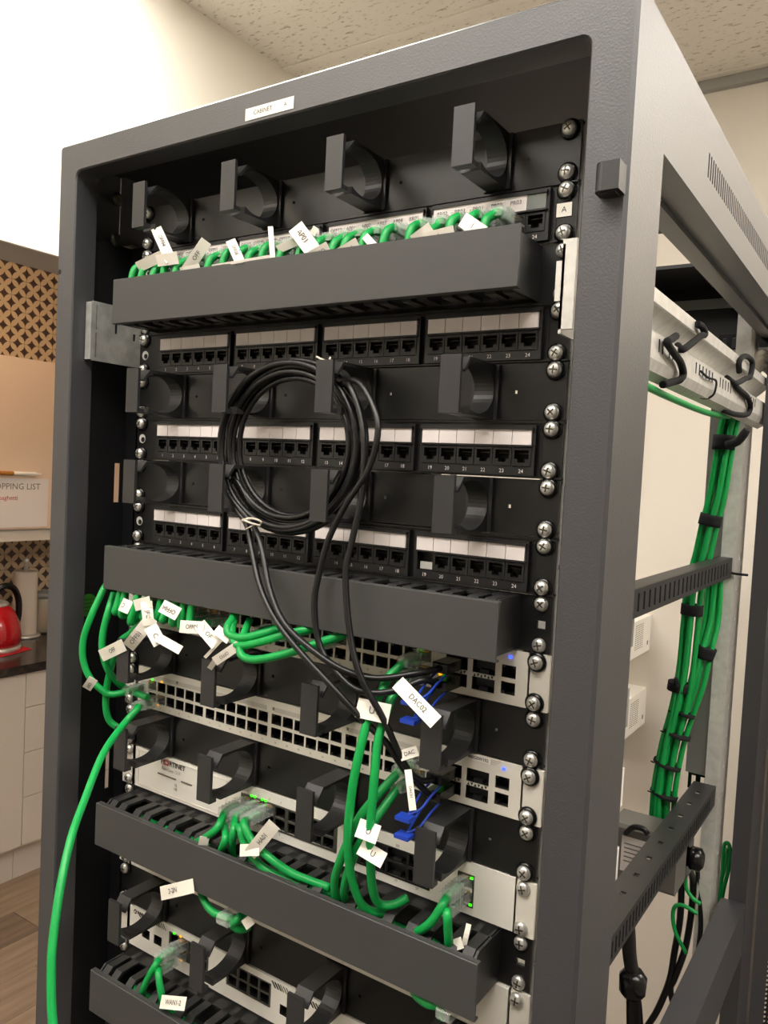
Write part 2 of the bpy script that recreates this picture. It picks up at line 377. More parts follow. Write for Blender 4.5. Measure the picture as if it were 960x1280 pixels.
b.add([(p[0], p[1], -1.0995) for p in cl]+[(p[0], p[1], -1.0975) for p in cl], [(0,1,2,3,4), (9,8,7,6,5)]+[(i, (i+1) % 5, 5+(i+1) % 5, 5+i) for i in range(5)])
b.box(*[v for v in (-2.80, -2.63, 1.22, 1.36, -1.0995, -1.0965)])
single('pot_holder', b.mesh('pot_holder', 'cloth_red'), 'red quilted pot holder under the kettle', 'pot holder')

# ============================================================ RACK CABINET
YP = -.066                     # front plane of the cabinet
YR = .79                       # rear
RB = FZ                        # base
rk = root('server_rack', 'tall black open-sided server rack cabinet', 'rack', (0, .36, FZ))
XO0, XO1, XI0, XI1 = -.299, .299, -.271, .2685
ZT, ZI = .053, .0235
def rr(x0, x1, z0, z1, r, n=6):
    pts = []
    for cx, cz, a0 in ((x1-r, z1-r, 0), (x0+r, z1-r, 90), (x0+r, z0+r, 180), (x1-r, z0+r, 270)):
        for k in range(n+1):
            a = math.radians(a0+90*k/n); pts.append((cx+r*math.cos(a), cz+r*math.sin(a)))
    return pts
def loops(b, ls):
    n = len(ls[0])
    for A, B in zip(ls, ls[1:]):
        for k in range(n): b.add([A[k], A[(k+1) % n], B[(k+1) % n], B[k]], [(0, 1, 2, 3)])
L3 = lambda pts, y: [(p[0], y, p[1]) for p in pts]
b = MB()
loops(b, [L3(rr(XI0, XI1, RB+.06, ZI, .007), -.040), L3(rr(XI0, XI1, RB+.06, ZI, .007), YP+.0015), L3(rr(XI0-.0012, XI1+.0012, RB+.0588, ZI+.0012, .008), YP),
          L3(rr(XO0+.0025, XO1-.0025, RB+.0025, ZT-.0025, .0025), YP), L3(rr(XO0, XO1, RB, ZT, .003), YP+.0025), L3(rr(XO0, XO1, RB, ZT, .003), .0085), L3(rr(XO0+.002, XO1-.002, RB+.002, ZT-.002, .003), .0085), L3(rr(XO0+.002, XO1-.002, RB+.002, ZT-.002, .003), YP+.006), L3(rr(XI0-.003, XI1+.003, RB+.057, ZI+.003, .009), YP+.006), L3(rr(XI0-.003, XI1+.003, RB+.057, ZI+.003, .009), -.040), L3(rr(XI0, XI1, RB+.06, ZI, .007), -.040)])
wpart('front_frame', b.mesh('front_frame', 'powder'), rk)
# roof with slots
wpart('roof', MB().plate(-.297, .297, .0087, YR, [(-.2, .2, .45, .62)], lambda u, v, d: (u, v, ZT-.006+d), .005).mesh('roof', 'side_panel'), rk)
wpart('roof_front_strip', MB().plate(-.297, .297, YP+.007, .0086, [(-.171, -.1675, -.019, -.012), (-.0761, -.0455, -.0178, -.0150), (-.0284, .0037, -.0178, -.0150), (.0906, .1277, -.0172, -.0160)],
      lambda u, v, d: (u, v, .0445+d), .002).mesh('roof_front_strip', 'side_panel'), rk)
# upper side rails
vents = [(.146+.0087*k, .150+.0087*k, -.0025, .018) for k in range(60)]
wpart('upper_side_rail', MB().plate(.0095, YR-.02, -.031, ZT-.001, vents, lambda u, v, d: (.2985-d, u, v), .002).box(.272, .2965, .0095, YR-.02, -.031, -.029).box(.255, .271, .0095, YR-.02, -.036, -.033).box(.2705, .2725, .0095, YR-.02, -.036, -.029).mesh('upper_side_rail', 'powder'), rk)
wpart('upper_side_rail', MB().box(-.2985, -.2965, .0095, YR-.02, -.031, ZT-.001).box(-.2965, -.272, .0095, YR-.02, -.031, -.029).mesh('upper_side_rail', 'powder'), rk)
# left side panel with two cable slits
wpart('side_panel', MB().plate(-.04, YR-.03, RB+.06, -.032, [(.0058, .0134, -.3166, -.2725), (.0071, .0127, -.6464, -.602)], lambda u, v, d: (-.287-d, u, v), .0015).mesh('side_panel', 'side_panel'), rk)
bolt = MB().lathe([(.0075, 0), (.0075, .003), (.004, .005)], 12, 'x').mesh('bolt', 'screw_dark')
for z in ((-0.2754, 0.0000, 0.0220)[2], (-0.2744, 0.0000, -0.0220)[2]): wpart('bolt', bolt, rk, loc=(-.287, -.004, z-.006))
wpart('inner_post', MB().box(-.286, -.266, .018, .034, RB+.06, -.032).box(-.268, -.266, .018, .05, RB+.06, -.032).mesh('inner_post', 'side_panel'), rk)
# rear posts and beams
for s in (-1, 1):
    x0, x1 = sorted((s*.275, s*.299))
    wpart('rear_post', MB().box(x0, x1, .69, YR, RB, ZT-.007).mesh('rear_post', 'powder'), rk)
    wpart('lower_side_rail', MB().box(*sorted((s*.265, s*.299)), .0095, .69, RB, RB+.06).mesh('lower_side_rail', 'powder'), rk)
x0 = .265
wpart('middle_side_rail', MB().prism_y([(x0, -.876), (.2985, -.874), (.2985, -.952), (.2965, -.952), (.2965, -.8765), (x0+.002, -.8785), (x0+.002, -.895), (x0, -.895)], .0095, .69).mesh('middle_side_rail', 'powder'), rk)
wpart('rear_top_beam', MB().box(-.299, .299, .75, YR, -.05, ZT-.007).mesh('rear_top_beam', 'side_panel'), rk)
wpart('rear_beam_strip', MB().box(-.27, .27, .745, .75, (0.1758, 0.7450, 0.0123)[2], (0.1748, 0.7450, 0.0272)[2]).mesh('rear_beam_strip', 'grey_box'), rk)
# mounting rails
def rail_holes(n):
    h = []
    for u in range(n):
        for q in (.00635, .022225, .0381): z = -u*.04445-q; h.append((-.0048, .0048, z-.0048, z+.0048))
    return h
for s in (-1, 1):
    b = MB().plate(-.0098, .0125, -.98, -.0005, rail_holes(21), lambda u, v, d: (s*(.2326+u), .0035+d, v), .002)
    b.box(*sorted((s*.2431, s*.2451)), .0056, .045, -.98, -.0005)
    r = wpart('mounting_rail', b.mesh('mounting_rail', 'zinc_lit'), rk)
for tx_, u in (('8', 8), ('2', 15)):
    text(tx_, .006, (.2433, .0032, -(u-1)*.04445-.022), rk, 'ink', 'unit_number')
sideholes = [(.690, .698, z-.003, z+.003) for z in [-.10-.04445*k for k in range(20)]]
b = MB().box(.236, .2555, .66, .662, -1.9, .02)
b.plate(.662, .725, -1.9, .02, sideholes, lambda u, v, d: (.2555-d, u, v), .002)
wpart('rear_rail', b.mesh('rear_rail', 'zinc_lit'), rk)
wpart('rear_rail', MB().box(-.2555, -.236, .66, .662, -1.9, .02).box(-.2555, -.2535, .662, .725, -1.9, .02).mesh('rear_rail', 'zinc_lit'), rk)
# side members
prof = [(.268, -.100), (.272, -.102), (.272, -.1135), (.270, -.114), (.256, -.126), (.256, -.136), (.2715, -.138), (.272, -.160), (.2685, -.169), (.260, -.174), (.258, -.172), (.267, -.167), (.2695, -.16), (.2695, -.141), (.253, -.139), (.253, -.122), (.266, -.110), (.266, -.100)]
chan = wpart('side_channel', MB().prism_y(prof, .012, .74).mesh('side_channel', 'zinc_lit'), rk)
sl = MB().box(.2716, .2722, -.0012, .0012, -.152, -.141).mesh('slot', 'hole')
for y in [.13, .142, .165, .177]+[.27+.0155*k for k in range(6)]+[.39+.0155*k for k in range(5)]+[.55+.0155*k for k in range(6)]: part('slot', sl, chan, tuple(Vector((0, y, 0))))
bl = MB().plate(-.048, .019, -.166, -.1045, [(-.044, -.0425, -.1335, -.108), (-.044, -.0425, -.162, -.1365), (-.020, -.016, -.134, -.122), (.004, .008, -.138, -.130)], lambda u, v, d: (-.263+d, u, v), .002).box(-.27, -.261, -.050, -.048, -.165, -.1055)
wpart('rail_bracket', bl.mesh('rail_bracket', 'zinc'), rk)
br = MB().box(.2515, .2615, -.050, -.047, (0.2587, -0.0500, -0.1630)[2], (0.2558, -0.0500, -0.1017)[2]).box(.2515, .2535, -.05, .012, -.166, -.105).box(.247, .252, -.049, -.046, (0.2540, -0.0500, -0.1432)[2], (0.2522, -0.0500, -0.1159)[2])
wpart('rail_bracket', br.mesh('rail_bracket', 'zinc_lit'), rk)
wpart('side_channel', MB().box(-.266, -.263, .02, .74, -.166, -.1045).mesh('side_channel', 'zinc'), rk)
# slotted depth bars between the rails on the right
s1 = [(.05+.0195*k, .056+.0195*k, -.388, -.370) for k in range(30)]
wpart('slotted_bar', MB().plate(.012, .658, -.393, -.365, s1, lambda u, v, d: (.2525-d, u, v), .002).box(.232, .2505, .012, .658, -.3668, -.3648).mesh('slotted_bar', 'plastic'), rk)
s2 = [(.05+.0115*k, .055+.0115*k, -.7235, -.706) for k in range(50)]
h2 = [(.233, .239, .06+.05*k, .068+.05*k) for k in range(12)]
wpart('slotted_bar', MB().plate(.012, .658, -.7285, -.70, s2, lambda u, v, d: (.2525-d, u, v), .002).plate(.2215, .2505, .012, .658, h2, lambda u, v, d: (u, v, -.702+d), .002).mesh('slotted_bar', 'plastic'), rk)
# lug, stickers, frame hole
b = MB(); pts = []
for k in range(9):
    a = math.pi*(.5+k/8); pts.append((.2865+.0048*math.cos(a), -.072+.006*math.sin(a)*0))
def lug(z0, z1):
    P = [(.2975, YP), (.2975, -.080)]+[(.2865+.0055*math.cos(a)-.0, -.0745+.0055*math.sin(a)) for a in [math.radians(270-15*k) for k in range(7)]]+[(.281, YP)]
    n = len(P); vs = [(p[0], p[1], z0) for p in P]+[(p[0], p[1], z1) for p in P]
    b.add(vs, [tuple(range(n)), tuple(range(2*n-1, n-1, -1))]+[(i, n+i, n+(i+1) % n, (i+1) % n) for i in range(n)])
lug(-.0835, -.0655); b.box(.284, .2945, -.0765, -.0665, -.0845, -.083)
wpart('door_bumper', b.mesh('door_bumper', 'plastic'), rk, 'small black plastic bumper block')
wpart('name_label', box_me('name_label', 'tape', -.0366, .0172, YP-.0006, YP-.0001, .0272, .0372), rk, 'white printed strip on the top beam')
text('CABINET', .0052, (-.0165, YP-.0008, .0322), rk, 'ink'); text('A', .0052, (.0085, YP-.0008, .0322), rk, 'ink')
wpart('frame_hole', MB().lathe([(.0026, 0), (.0022, .0004)], 12, 'y', (-.2932, YP-.0003, -.0763)).mesh('frame_hole', 'hole'), rk)
gs = wpart('round_sticker', MB().lathe([(.0125, 0), (.0123, .0004)], 28, 'x', (-.287, -.0235, -.4302)).mesh('round_sticker', 'sticker_green'), rk, 'round green sticker')
for k in range(4): wpart('printed_line', box_me('printed_line', 'ink_green', -.2868, -.2864, -.0315+.002*(k % 2), -.0165-.002*(k % 3), -.4245-.0042*k, -.4235-.0042*k), rk)
# rear door, standing open
def mesh_mat():
    m = mat('perforated', '1c1c1d', .5); nt = m.node_tree; N = nt.nodes; L = nt.links; bs = N['Principled BSDF']
    tc = N.new('ShaderNodeTexCoord'); sc = N.new('ShaderNodeVectorMath'); sc.operation = 'SCALE'; sc.inputs['Scale'].default_value = 1/.0075
    fr = N.new('ShaderNodeVectorMath'); fr.operation = 'FRACTION'; sp = N.new('ShaderNodeSeparateXYZ'); cb = N.new('ShaderNodeCombineXYZ')
    d = N.new('ShaderNodeVectorMath'); d.operation = 'DISTANCE'; d.inputs[1].default_value = (.5, 0, .5)
    g = N.new('ShaderNodeMath'); g.operation = 'GREATER_THAN'; g.inputs[1].default_value = .32
    L.new(tc.outputs['Object'], sc.inputs[0]); L.new(sc.outputs[0], fr.inputs[0]); L.new(fr.outputs[0], sp.inputs[0]); L.new(sp.outputs['X'], cb.inputs[0]); L.new(sp.outputs['Z'], cb.inputs[2])
    L.new(cb.outputs[0], d.inputs[0]); L.new(d.outputs['Value'], g.inputs[0]); L.new(g.outputs[0], bs.inputs['Alpha'])
mesh_mat()
dr = root('rack_rear_door', 'black perforated rack door standing open behind the rack', 'door', (.302, YR+.006, RB+.02), rot=(0, 0, math.radians(25)))
part('door_frame', MB().plate(0, .56, 0, 1.98, [(.022, .538, .03, 1.95)], lambda u, v, d: (u, d, v), .02).mesh('door_frame', 'powder'), dr)
part('mesh_panel', MB().box(.02, .54, .009, .0105, .028, 1.952).mesh('mesh_panel', 'perforated'), dr)

# ============================================================ RACK UNITS
U = .04445
def zt(u): return -(u-1)*U
SX = .23255
# screw (head + cross) and its washer
b = MB(); b.lathe([(.0056, 0), (.0056, -.0012), (.0050, -.0026), (.0036, -.0036), (.0018, -.0041)], 18, 'y')
b.box(-.0031, .0031, -.00425, -.003, -.00055, .00055, 1).box(-.00055, .00055, -.00425, -.003, -.0031, .0031, 1)
SCREW = b.mesh('screw', ['chrome', 'screw_dark'])
WASH = MB().lathe([(.0078, 0), (.0078, -.0012), (.0068, -.0026), (.0052, -.003)], 20, 'y').mesh('washer', 'gloss_black')
def screws(t, u, y=-.0022, cup=True, sides=(-1, 1), xr=SX):
    for s in sides:
        for q in (.00635, .0381):
            sc = wpart('screw', SCREW, t, loc=(s*xr, y-(.0022 if cup else 0), zt(u)-q))
            sc.rotation_euler = (0, random.uniform(0, 1.5), 0)
            if cup: part('washer', WASH, sc, (0, .0022, 0))
def unit_root(name, label, cat, u, group=None): return root(name, label, cat, (0, 0, zt(u)-U), group)

# ---- ring cable managers
RW = .0170
def ring_mesh():
    cy = -.0300; O = []; I = []
    for k in range(27):
        a = math.radians(112-k*(240/26))     # from the top arm over the back to the front bottom
        c, s = math.cos(a), math.sin(a)      # c>0 towards the panel
        I.append((cy+.0258*c, .0192*s))
        t = min((.030 if c > 0 else .0270)/abs(c) if abs(c) > 1e-6 else 9, .0213/abs(s) if abs(s) > 1e-6 else 9)
        O.append((cy+t*c, t*s))
    O = [(-.0460, .0213)]+O; I = [(-.0450, .0186)]+I
    O = [(-.0545, .0105)]+O; I = [(-.0525, .0095)]+I
    b = MB().band(O, I, -RW, 0)
    b.box(-RW, 0, -.0605, -.0575, -.0213, .0213); b.box(-RW, 0, -.0577, -.0520, -.0213, -.0178)
    b.box(-RW-.003, .003, -.003, -.0005, -.0213, .0213)
    return b.mesh('ring', 'plastic')
RING = ring_mesh()
RX4 = (-.1685, -.0500, .0675, .1840)
RLAB = {1: 'black ring cable manager panel at the top of the rack', 5: 'black ring cable manager holding the upper half of the coiled cable', 7: 'black ring cable manager holding the lower half of the coiled cable',
        11: 'black ring cable manager between the two white 48-port switches', 13: 'black ring cable manager between the lower switch and the firewall', 17: 'black ring cable manager above the lowest white appliance'}
def ring_manager(u):
    t = unit_root('ring_cable_manager', RLAB[u], 'cable manager', u, 'ring cable managers')
    z0, z1 = zt(u)-U+.0004, zt(u)-.0004
    hs = [(x+.0155, x+.0182, zt(u)-.0236, zt(u)-.0209) for x in RX4]
    wpart('panel', MB().plate(-.2413, .2413, z0, z1, hs, lambda x, z, d: (x, -.0022+d, z), .0022).box(-.2413, .2413, 0, .012, z1-.0015, z1).box(-.2413, .2413, 0, .012, z0, z0+.0015).mesh('panel', 'panel_black'), t)
    for x in RX4: part('ring', RING, t, (x, -.0022, U/2))
    screws(t, u, -.0022, True)
for u in (1, 5, 7, 11, 13, 17): ring_manager(u)

# ---- patch panels
BX = (-.2030, -.0945, .0138, .1215); BWID = .0972; JP = BWID/6
def jack_mesh():
    H = [(-.0060, .0060, -.0020, .0050), (-.0032, .0032, -.0046, -.0019)]
    b = MB().plate(-.0077, .0077, -.0074, .0068, H, lambda u, v, d: (u, d, v), .010)
    b.box(-.0062, .0062, .0085, .0095, -.005, .0055, 1)
    for k in range(8): b.box(-.0042+k*.0012, -.0038+k*.0012, .002, .008, .0022, .0028, 2)
    return b.mesh('jack', ['jack', 'hole', 'screw_dark'])
JACK = jack_mesh()
BLOCK = MB().plate(-.0025, BWID+.0025, -.0425, -.0035, [(-.0005+k*JP+.0011, -.0005+k*JP+.0011+.0148, -.0357, -.0205) for k in range(6)]+[], lambda u, v, d: (u, d, v), .009).box(-.0025, BWID+.0025, .0085, .009, -.0425, -.0035).mesh('port_block', 'jack')
CELL = MB().box(.0003, JP-.0003, -.0016, 0, -.0188, -.0073).mesh('label_cell', 'label_white')
BAR = MB().box(-.0012, BWID+.0012, -.0028, .0002, -.0073, -.0055).box(-.0012, BWID+.0012, -.0022, .0002, -.0202, -.0189).mesh('label_holder', 'jack')
EMBW = MB().lathe([(.0048, 0), (.0048, -.0003)], 18, 'y').mesh('ear_hole', 'zinc_lit')
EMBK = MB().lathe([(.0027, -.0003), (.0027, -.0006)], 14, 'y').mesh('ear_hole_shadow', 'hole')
PL = {2: 'black 24-port patch panel filled with green cables behind the top duct', 4: 'empty black 24-port patch panel just below the top duct', 6: 'empty black 24-port patch panel behind the middle of the cable coil', 8: 'empty black 24-port patch panel just above the middle duct'}
NAMES2 = ['OFF%02d' % i for i in range(1, 14)]+['AP01', 'AP02', 'AP03', 'AP04', 'BR01', 'BR02', 'BR03', 'PR01', 'PR02', 'PR03', '']
NAMES2 = NAMES2[:12]+NAMES2[12:]
PORTX = [BX[i//6]+(i % 6+.5)*JP for i in range(24)]
def patch_panel(u):
    t = unit_root('patch_bay', PL[u], 'patch panel', u, 'patch panels')
    z0, z1 = zt(u)-U+.0004, zt(u)-.0004
    bays = [(x-.001, x+BWID+.001, z0+.004, z1-.004) for x in BX]
    wpart('panel', MB().plate(-.2413, .2413, z0, z1, bays, lambda x, z, d: (x, -.0018+d, z), .0018).box(-.2413, .2413, -.004, .02, z1-.0012, z1).box(-.2413, .2413, -.004, .02, z0, z0+.0012).mesh('panel', 'panel_black'), t)
    wpart('slot', MB().box(.2245, .2256, -.0021, -.0017, zt(u)-.036, zt(u)-.012).mesh('slot', 'hole'), t)
    for n in range(4):
        bl = wpart('port_block', BLOCK, t, loc=(BX[n], -.0062, zt(u)))
        part('label_holder', BAR, bl)
        if u == 2:
            part('label_strip', MB().box(0, BWID-(.0155 if n == 3 else 0), -.0016, 0, -.0188, -.0073).mesh('label_strip', 'label_white'), bl)
            if n == 3: part('label_window', MB().box(BWID-.015, BWID, -.0016, 0, -.0188, -.0073).mesh('label_window', 'clear'), bl)
        for i in range(6):
            x = (i+.5)*JP; k = n*6+i
            if not (u == 8 and k == 18): part('jack', JACK, bl, (x, -.0006, -.0278))
            else: part('open_jack_bay', MB().box(-.0060, .0060, .003, .004, -.007, -.001).mesh('open_jack_bay', 'zinc_lit'), bl, (x, 0, -.0278))
            if u != 2: part('label_cell', CELL, bl, (i*JP, 0, 0))
            elif k < 23: part('port_name', text_mesh(NAMES2[k], .0046, 'ink'), bl, (x, -.0018, -.0120), rot=(math.pi/2, 0, 0))
            part('port_number', text_mesh(str(k+1), .0042, 'label_white'), bl, (x, -.0002, -.0392), rot=(math.pi/2, 0, 0))
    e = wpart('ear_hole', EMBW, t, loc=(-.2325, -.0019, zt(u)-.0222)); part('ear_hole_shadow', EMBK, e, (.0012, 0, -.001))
    screws(t, u, -.0018, True)
    if u == 2:
        wpart('panel_label', box_me('panel_label', 'tape', .2255, .2375, -.0026, -.0018, zt(u)-.0255, zt(u)-.0155), t); text('A', .006, (.2315, -.0028, zt(u)-.0205), t, 'ink')
for u in (2, 4, 6, 8): patch_panel(u)

# ---- finger ducts
DY = -.058; DX0, DX1 = -.2165, .2225
def finger_mesh(up):
    s = 1 if up else -1
    O = [(-.004, .0212*s), (-.040, .0212*s), (-.0535, .0095*s), (-.0535, .0045*s)]
    I = [(-.004, .0185*s), (-.039, .0185*s), (-.0505, .0085*s), (-.0505, .0045*s)]
    b = MB().band(O, I, -.0045, .0045)
    return b.mesh('finger', 'plastic')
FU, FD = finger_mesh(True), finger_mesh(False)
DL = {3: 'top black finger duct with cover, below the patched panel', 9: 'middle black finger duct with cover, hanging cables below it', 15: 'lower black finger duct with cover, under the firewall', 19: 'lowest black finger duct with cover at the bottom edge'}
def duct(u):
    t = unit_root('cable_duct', DL[u], 'cable duct', u, 'covered finger ducts')
    zc = zt(u)-U/2; z0, z1 = zt(u)-U+.0004, zt(u)-.0004
    wpart('back_panel', MB().plate(-.2413, .2413, z0, z1, [(.2285, .2365, zc-.003, zc+.003)], lambda x, z, d: (x, -.0020+d, z), .002).mesh('back_panel', 'panel_black'), t)
    wpart('back_lip', MB().box(-.215, .215, -.018, -.002, zc+.0188, zc+.0212).box(-.215, .215, -.018, -.002, zc-.0212, zc-.0188).mesh('back_lip', 'plastic'), t)
    for s in (-1, 1):
        P = [(-.002, -.0212), (-.048, -.0212), (-.0535, -.016), (-.0535, .0105), (-.041, .0212), (-.002, .0212)]
        wpart('end_wall', MB().prism([(y, zc+z) for y, z in P], *sorted((s*.2135, s*.2155))).mesh('end_wall', 'plastic'), t)
    n = 12
    for k in range(n):
        x = -.2005+k*.03645
        for dx in (-.0072, .0072):
            wpart('finger', FU, t, loc=(x+dx, 0, zc)); wpart('finger', FD, t, loc=(x+dx, 0, zc))
    wpart('cover', MB().bbox(DX0, DX1, DY, DY+.0022, zt(u)-U+.0002, zt(u)-.0002+.0, .0006).box(DX0, DX1, DY+.002, DY+.006, zt(u)-.0018, zt(u)-.0002).box(DX0, DX1, DY+.002, DY+.006, zt(u)-U+.0002, zt(u)-U+.0018).mesh('cover', 'cover'), t)
    screws(t, u, -.002, False)
for u in (3, 9, 15, 19): duct(u)

# ---- 48-port switches
def port_mesh(w, h, d=.013):
    b = MB(); x, z = w/2, h/2
    b.add([(-x,0,-z),(x,0,-z),(x,0,z),(-x,0,z),(-x,d,-z),(x,d,-z),(x,d,z),(-x,d,z)], [(0,1,5,4),(1,2,6,5),(2,3,7,6),(3,0,4,7),(4,5,6,7)])
    return b
b = port_mesh(.0122, .0100); b.box(-.0061, -.0034, .0008, .012, -.005, -.0028, 1); b.box(.0034, .0061, .0008, .012, -.005, -.0028, 1)
for k in range(8): b.box(-.0042+k*.0012, -.0039+k*.0012, .003, .009, .0035, .004, 2)
PORT_D = b.mesh('port', ['hole', 'jack', 'gold'])
b = port_mesh(.0122, .0100); b.box(-.0061, -.0034, .0008, .012, .0028, .005, 1); b.box(.0034, .0061, .0008, .012, .0028, .005, 1)
PORT_U = b.mesh('port', ['hole', 'jack', 'gold'])
b = port_mesh(.0200, .0108, .02); b.box(-.0095, .0095, .006, .008, -.003, .0054, 1)
b.box(-.004, .004, .001, .006, -.0054, -.002, 1); SFP = b.mesh('transceiver_cage', ['hole', 'jack'])
LED = MB().box(-.0012, .0012, -.0006, 0, -.0008, .0008)
LEDM = {c: MB().box(-.0013, .0013, -.0007, 0, -.0009, .0009).mesh('indicator', 'led_'+c) for c in ('green', 'amber', 'blue')}
GX = (-.2070, -.1200, -.0322, .0552); GP = .0142
def white_ears(t, u, x0=.2262):
    for s in (-1, 1): wpart('ear', MB().box(*sorted((s*x0, s*.2430)), -.0040, -.0016, zt(u)-U+.0004, zt(u)-.0004).box(*sorted((s*x0, s*(x0+.001))), -.004, .03, zt(u)-U+.0004, zt(u)-.0004).mesh('ear', 'white'), t)
def switch(u, label):
    t = unit_root('network_switch', label, 'switch', u, 'white 48-port switches')
    z = zt(u); hs = []; ports = []
    rows = ((-.0131-.0050, PORT_U), (-.0262-.0050, PORT_D))
    for g in GX:
        for c in range(6):
            for rz, pm in rows: x = g+.0071+c*GP; ports.append((x, z+rz, pm)); hs.append((x-.0061, x+.0061, z+rz-.005, z+rz+.005))
    sf = [(x, z+rz) for x in (.1635, .1880) for rz in (-.0185, -.0325)]
    for x, zz in sf: hs.append((x-.0100, x+.0100, zz-.0054, zz+.0054))
    rj = [(.2095, z-.0180), (.2095, z-.0312)]
    for x, zz in rj: hs.append((x-.0061, x+.0061, zz-.005, zz+.005))
    wpart('faceplate', MB().plate(-.2225, .2255, z-U+.0008, z-.0006, hs, lambda x, zz, d: (x, -.0040+d, zz), .0015).mesh('faceplate', 'white'), t)
    wpart('chassis', MB().box(-.219, .219, .021, .30, z-U+.001, z-.001).box(-.219, .219, -.002, .021, z-U+.001, z-U+.0022).box(-.219, .219, -.002, .021, z-.0022, z-.001).mesh('chassis', 'grey_box'), t)
    for x, zz, pm in ports: wpart('port', pm, t, loc=(x, -.0038, zz))
    for x, zz in sf: wpart('transceiver_cage', SFP, t, loc=(x, -.0038, zz))
    for k, (x, zz) in enumerate(rj): wpart('management_port', (PORT_U, PORT_D)[k], t, loc=(x, -.0038, zz))
    for x in (.1635, .1880):
        for k in range(6):
            w = wpart('link_arrow', MB().prism_y([(-.0011, .0012*(1 if k % 2 else -1)), (.0011, .0012*(1 if k % 2 else -1)), (0, -.0012*(1 if k % 2 else -1))], -.0002, 0).mesh('link_arrow', 'ink'), t, loc=(x-.0078+k*.0031, -.0041, z-.0255))
    wpart('indicator', LEDM['blue'], t, loc=(.2103, -.0040, z-.0062))
    for c in range(24): text(str(2*c+2), .0026, (GX[c//6]+.0071+(c % 6)*GP, -.0042, z-.0400), t, 'ink_grey', 'port_number')
    for g in GX:
        wpart('label_field', box_me('label_field', 'print_pale', g+.004, g+.082, -.0043, -.0040, z-.0108, z-.0068), t)
        for k in range(2): wpart('port_range_mark', box_me('port_range_mark', 'ink_grey', g+.002+k*.042, g+.0045+k*.042, -.0044, -.0041, z-.0095, z-.0068), t)
    white_ears(t, u); screws(t, u, -.004, True)
    return t
sw10 = switch(10, 'white 48-port network switch directly under the middle duct')
sw12 = switch(12, 'white 48-port network switch fully visible between two ring panels')
z = zt(12)
wpart('asset_label', box_me('asset_label', 'tape', .1560, .1985, -.0046, -.0041, z-.0058, z-.0008), sw12); text('MBGSW102', .0036, (.1880, -.0048, z-.0033), sw12, 'ink', bold=.01)
text('0', .006, (-.2170, -.0045, z-.0125), sw12, 'ink'); text('=', .006, (-.2125, -.0045, z-.0125), sw12, 'ink')
for k in range(3): wpart('printed_line', box_me('printed_line', 'print_pale', .199, .2075-.002*k, -.0043, -.0041, z-.0022-.0016*k, z-.0016-.0016*k), sw12)
for (x, c, sw, zz) in ((-.1998, 'green', 12, -.0118), (-.1900, 'amber', 12, -.0375), (-.1850, 'amber', 12, -.0118)): wpart('indicator', LEDM[c], sw12, loc=(x, -.0041, zt(12)+zz))
for (x, c, zz) in ((.130, 'green', -.0118), (.137, 'amber', -.0118), (-.112, 'amber', -.0118), (.153, 'green', -.0255), (-.19, 'green', -.0118), (.1490, 'amber', -.031)): wpart('indicator', LEDM[c], sw10, loc=(x, -.0041, zt(10)+zz))
for (x, c, zz) in ((.125, 'green', -.0118), (.153, 'green', -.0255), (.1505, 'green', -.0255), (.156, 'green', -.0252)): wpart('indicator', LEDM[c], sw12, loc=(x, -.0041, zt(12)+zz))

# ---- firewall
fw = unit_root('firewall', 'white firewall appliance with a red and black maker name', 'firewall', 14); z = zt(14)
hs = []; P14 = []
for g in (-.064, -.0062):
    for c in range(4):
        for rz, pm in ((-.0165, PORT_U), (-.0280, PORT_D)): x = g+.0072+c*.0140; P14.append((x, z+rz, pm)); hs.append((x-.0061, x+.0061, z+rz-.005, z+rz+.005))
S14 = [(.064+.0102+c*.0212, z+rz) for c in range(4) for rz in (-.0170, -.0295)]
for x, zz in S14: hs.append((x-.0100, x+.0100, zz-.0054, zz+.0054))
R14 = [(.1830, z-.0170), (.1830, z-.0300)]
for x, zz in R14: hs.append((x-.0061, x+.0061, zz-.005, zz+.005))
wpart('faceplate', MB().plate(-.2225, .2255, z-U+.0008, z-.0006, hs, lambda x, zz, d: (x, -.0040+d, zz), .0015).mesh('faceplate', 'white_box'), fw)
wpart('chassis', MB().box(-.219, .219, .021, .30, z-U+.001, z-.001).box(-.219, .219, -.002, .021, z-U+.001, z-U+.0022).box(-.219, .219, -.002, .021, z-.0022, z-.001).mesh('chassis', 'white_box'), fw)
wpart('port_bezel', MB().plate(-.0655, .0525, z-.0345, z-.0100, hs, lambda x, zz, d: (x, -.0047+d, zz), .0008).mesh('port_bezel', 'port_metal'), fw)
wpart('port_bezel', MB().plate(.0625, .1500, z-.0362, z-.0105, hs, lambda x, zz, d: (x, -.0047+d, zz), .0008).mesh('port_bezel', 'jack'), fw)
for x, zz, pm in P14: wpart('port', pm, fw, loc=(x, -.0038, zz))
for x, zz in S14: wpart('transceiver_cage', SFP, fw, loc=(x, -.0038, zz))
for k, (x, zz) in enumerate(R14): wpart('paired_port', (PORT_U, PORT_D)[k], fw, loc=(x, -.0038, zz))
wpart('port_surround', MB().plate(.1755, .1905, z-.0372, z-.0105, [(.1768, .1892, z-.0352, z-.0118)], lambda x, zz, d: (x, -.0046+d, zz), .0006).mesh('port_surround', 'screw_dark'), fw)
for zz in (-.0125, -.0345): wpart('indicator', LEDM['green'], fw, loc=(.1885, -.0048, z+zz))
for x in (-.052, -.0475, -.038, -.0335): wpart('indicator', LEDM['green'], fw, loc=(x, -.0041, z-.0098))
wpart('bezel_panel', MB().plate(-.218, -.085, z-.0415, z-.003, [(-.2165, -.0865, z-.040, z-.0045)], lambda x, zz, d: (x, -.0044+d, zz), .0006).mesh('bezel_panel', 'white'), fw)
